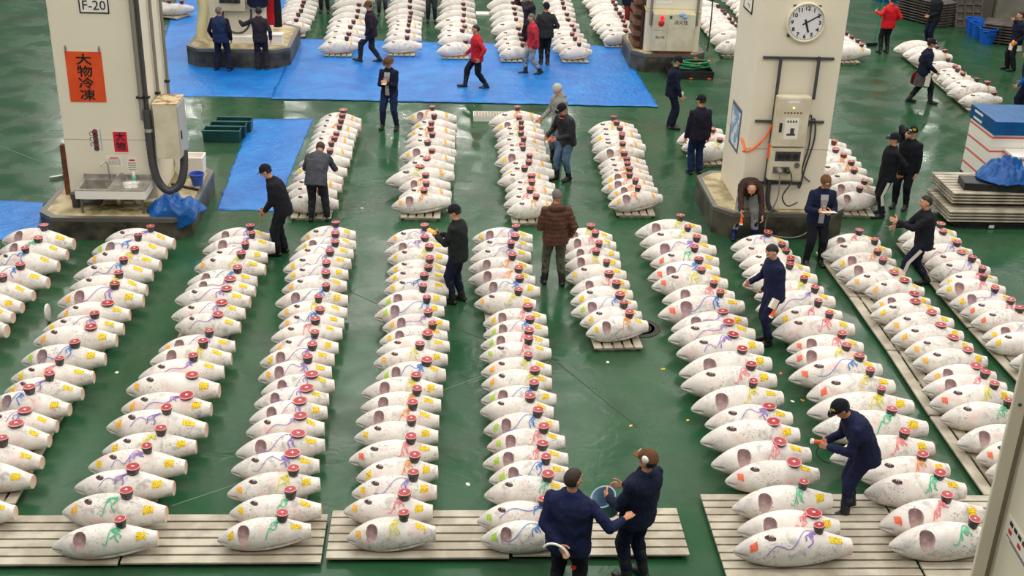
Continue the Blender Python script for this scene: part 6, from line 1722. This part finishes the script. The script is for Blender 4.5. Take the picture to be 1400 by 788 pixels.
p2 = person(L2, W_(358, 96), 355, H=1.70, head=(6, -10), feet=((-.10, 0, 0), (.13, .02, 0)), hands=((-.52, .18, 1.26), (.28, -.02, .84)), jacket=fab('dark_plum', (48, 42, 52)), trousers=fab('dark_plum', (48, 42, 52)), hair='short', hcol='black', vox=.012, foot='shoe')
L16 = 'person in bright red jacket holding a green-handled broom, seen from behind'
p16 = person(L16, W_(1208, 73), 345, H=1.72, head=(4, -10), feet=((-.12, 0, 0), (.12, .03, 0)), hands=((-.38, .10, 1.22), (.24, .10, .95)), jacket=fab('bright_red_cloth', (206, 22, 34), .6), trousers=blackc(), hair='short', hcol='black', vox=.012, wide=1.12, foot='boot')
q = W_(1194, 63); o = thing('broom', 'broom with green handle and black head held by the person in bright red', 'broom', (q[0], q[1], 0), 0); mb = MB(); mb.cone((0, 0, .10), (.10, -.05, 1.75), .016, .016, 8); mb.build('handle', M['pole'], o); mb = MB(); mb.box((-.05, 0, .06), (.34, .10, .10), Matrix.Rotation(.3, 3, 'Z')); mb.build('head', M['dark'], o, bevel=.01)
L17 = 'person in navy jacket and cap striding right with grey apron and dark red bag'
p17 = person(L17, W_(1256, 141), 92, H=1.74, lean=4, head=(6, 0), feet=((-.05, -.26, 0), (.05, .26, 0)), hands=((-.24, .10, .86), (.20, .24, .88)), jacket=dn(), trousers=blackc(), cap='cap', vox=.011, wide=1.06, boot_h=.34)
mb = MB(); mb.loft([p17['ring'](q_, rx, ry) for q_, rx, ry in ((-.40, .20, .20), (-.20, .185, .17), (-.04, .178, .150), (.02, .17, .14))]); link('apron', mb.mesh('apron', fab('grey_apron', (84, 78, 78)), smooth=60), p17['root'])
mb = MB(); mb.ribbon([Vector((.195, .05, .84)), Vector((.205, .07, .68)), Vector((.215, .05, .50))], [Vector((1, 0, 0))] * 3, .13); link('white_cloth', mb.mesh('white_cloth', white_st), p17['root'])
o = held('dark_red_bag', 'dark red bag carried by the person striding right', 'bag', p17, (-.26, .02, .42)); mb = MB(); mb.loft([[Vector((x * .06, y * w__, z)) for x, y in [(cos(a), sin(a)) for a in [i * pi / 8 for i in range(16)]]] for w__, z in ((.20, 0), (.26, .04), (.24, .26), (.16, .36))]); mb.build('bag', fab('bag_red', (110, 20, 28)), o, smooth=60)
L18 = 'person in black behind the striding one, hands together, cut by the top edge'
p18 = person(L18, W_(1270, 64), 250, H=1.76, head=(6, 0), feet=((-.10, 0, 0), (.10, 0, 0)), hands=((-.06, .22, .96), (.06, .22, .96)), jacket=blackc(), trousers=dn(), vox=.012, wide=1.1, curl=.8)
L19 = 'person in navy with white apron, hand at mouth, right of the blue tubs'
p19 = person(L19, W_(1381, 96), 262, H=1.70, lean=2, head=(4, 6), feet=((-.12, -.02, 0), (.12, .04, 0)), hands=((-.26, .10, .88), (.0, .18, 1.42)), jacket=dn(), trousers=blackc(), hair='short', hcol='black', vox=.012, wide=1.1, foot='shoe')
mb = MB(); mb.loft([p19['ring'](q_, rx, ry) for q_, rx, ry in ((-.30, .20, .18), (-.16, .188, .160), (-.06, .186, .148))]); link('apron', mb.mesh('apron', white_st, smooth=60), p19['root'])
o = held('orange_lamp', 'orange light in the hand of the person with white apron', 'lamp', p19, (-.24, .22, .84)); mb = MB(); mb.ell((0, 0, 0), (.05, .05, .09)); mb.build('body', mat('amber_orange', s(250, 150, 60), .4), o, smooth=True)
L20 = 'person in dark vest and bright blue sleeves cut by the right frame edge'
p20 = person(L20, W_(1394, 160), 300, H=1.72, lean=12, head=(10, 0), feet=((-.14, .10, 0), (.12, -.06, 0)), hands=((-.24, .16, .84), (.24, .16, .84)), jacket=dn(), shirt=fab('bright_blue_cloth', (24, 96, 200)), sleeves='none', trousers=dn(), vox=.012)
# standing between the back rows, cut by the top of the frame
for lab_, px, py, hd in (('person in grey trousers between second and third back rows', 523, 21, 180), ('person in dark trousers between third and fourth back rows', 590, 30, 180), ('person in dark clothes right of first back row', 444, 17, 180)):
    person(lab_, W_(px, py), hd, H=1.70, jacket=fab('dark_grey_jacket', (50, 48, 50)), trousers=grey_t() if '523' in str(px) else fab('charcoal_trousers', (50, 52, 60)), vox=.014)
L11 = 'person in dark navy with red hem standing left of the hose column'
p11 = person(L11, W_(860, 42), 180, H=1.76, lean=2, jacket=dn(), trousers=fab('dark_red_trousers', (120, 36, 36)), vox=.013, wide=1.2)
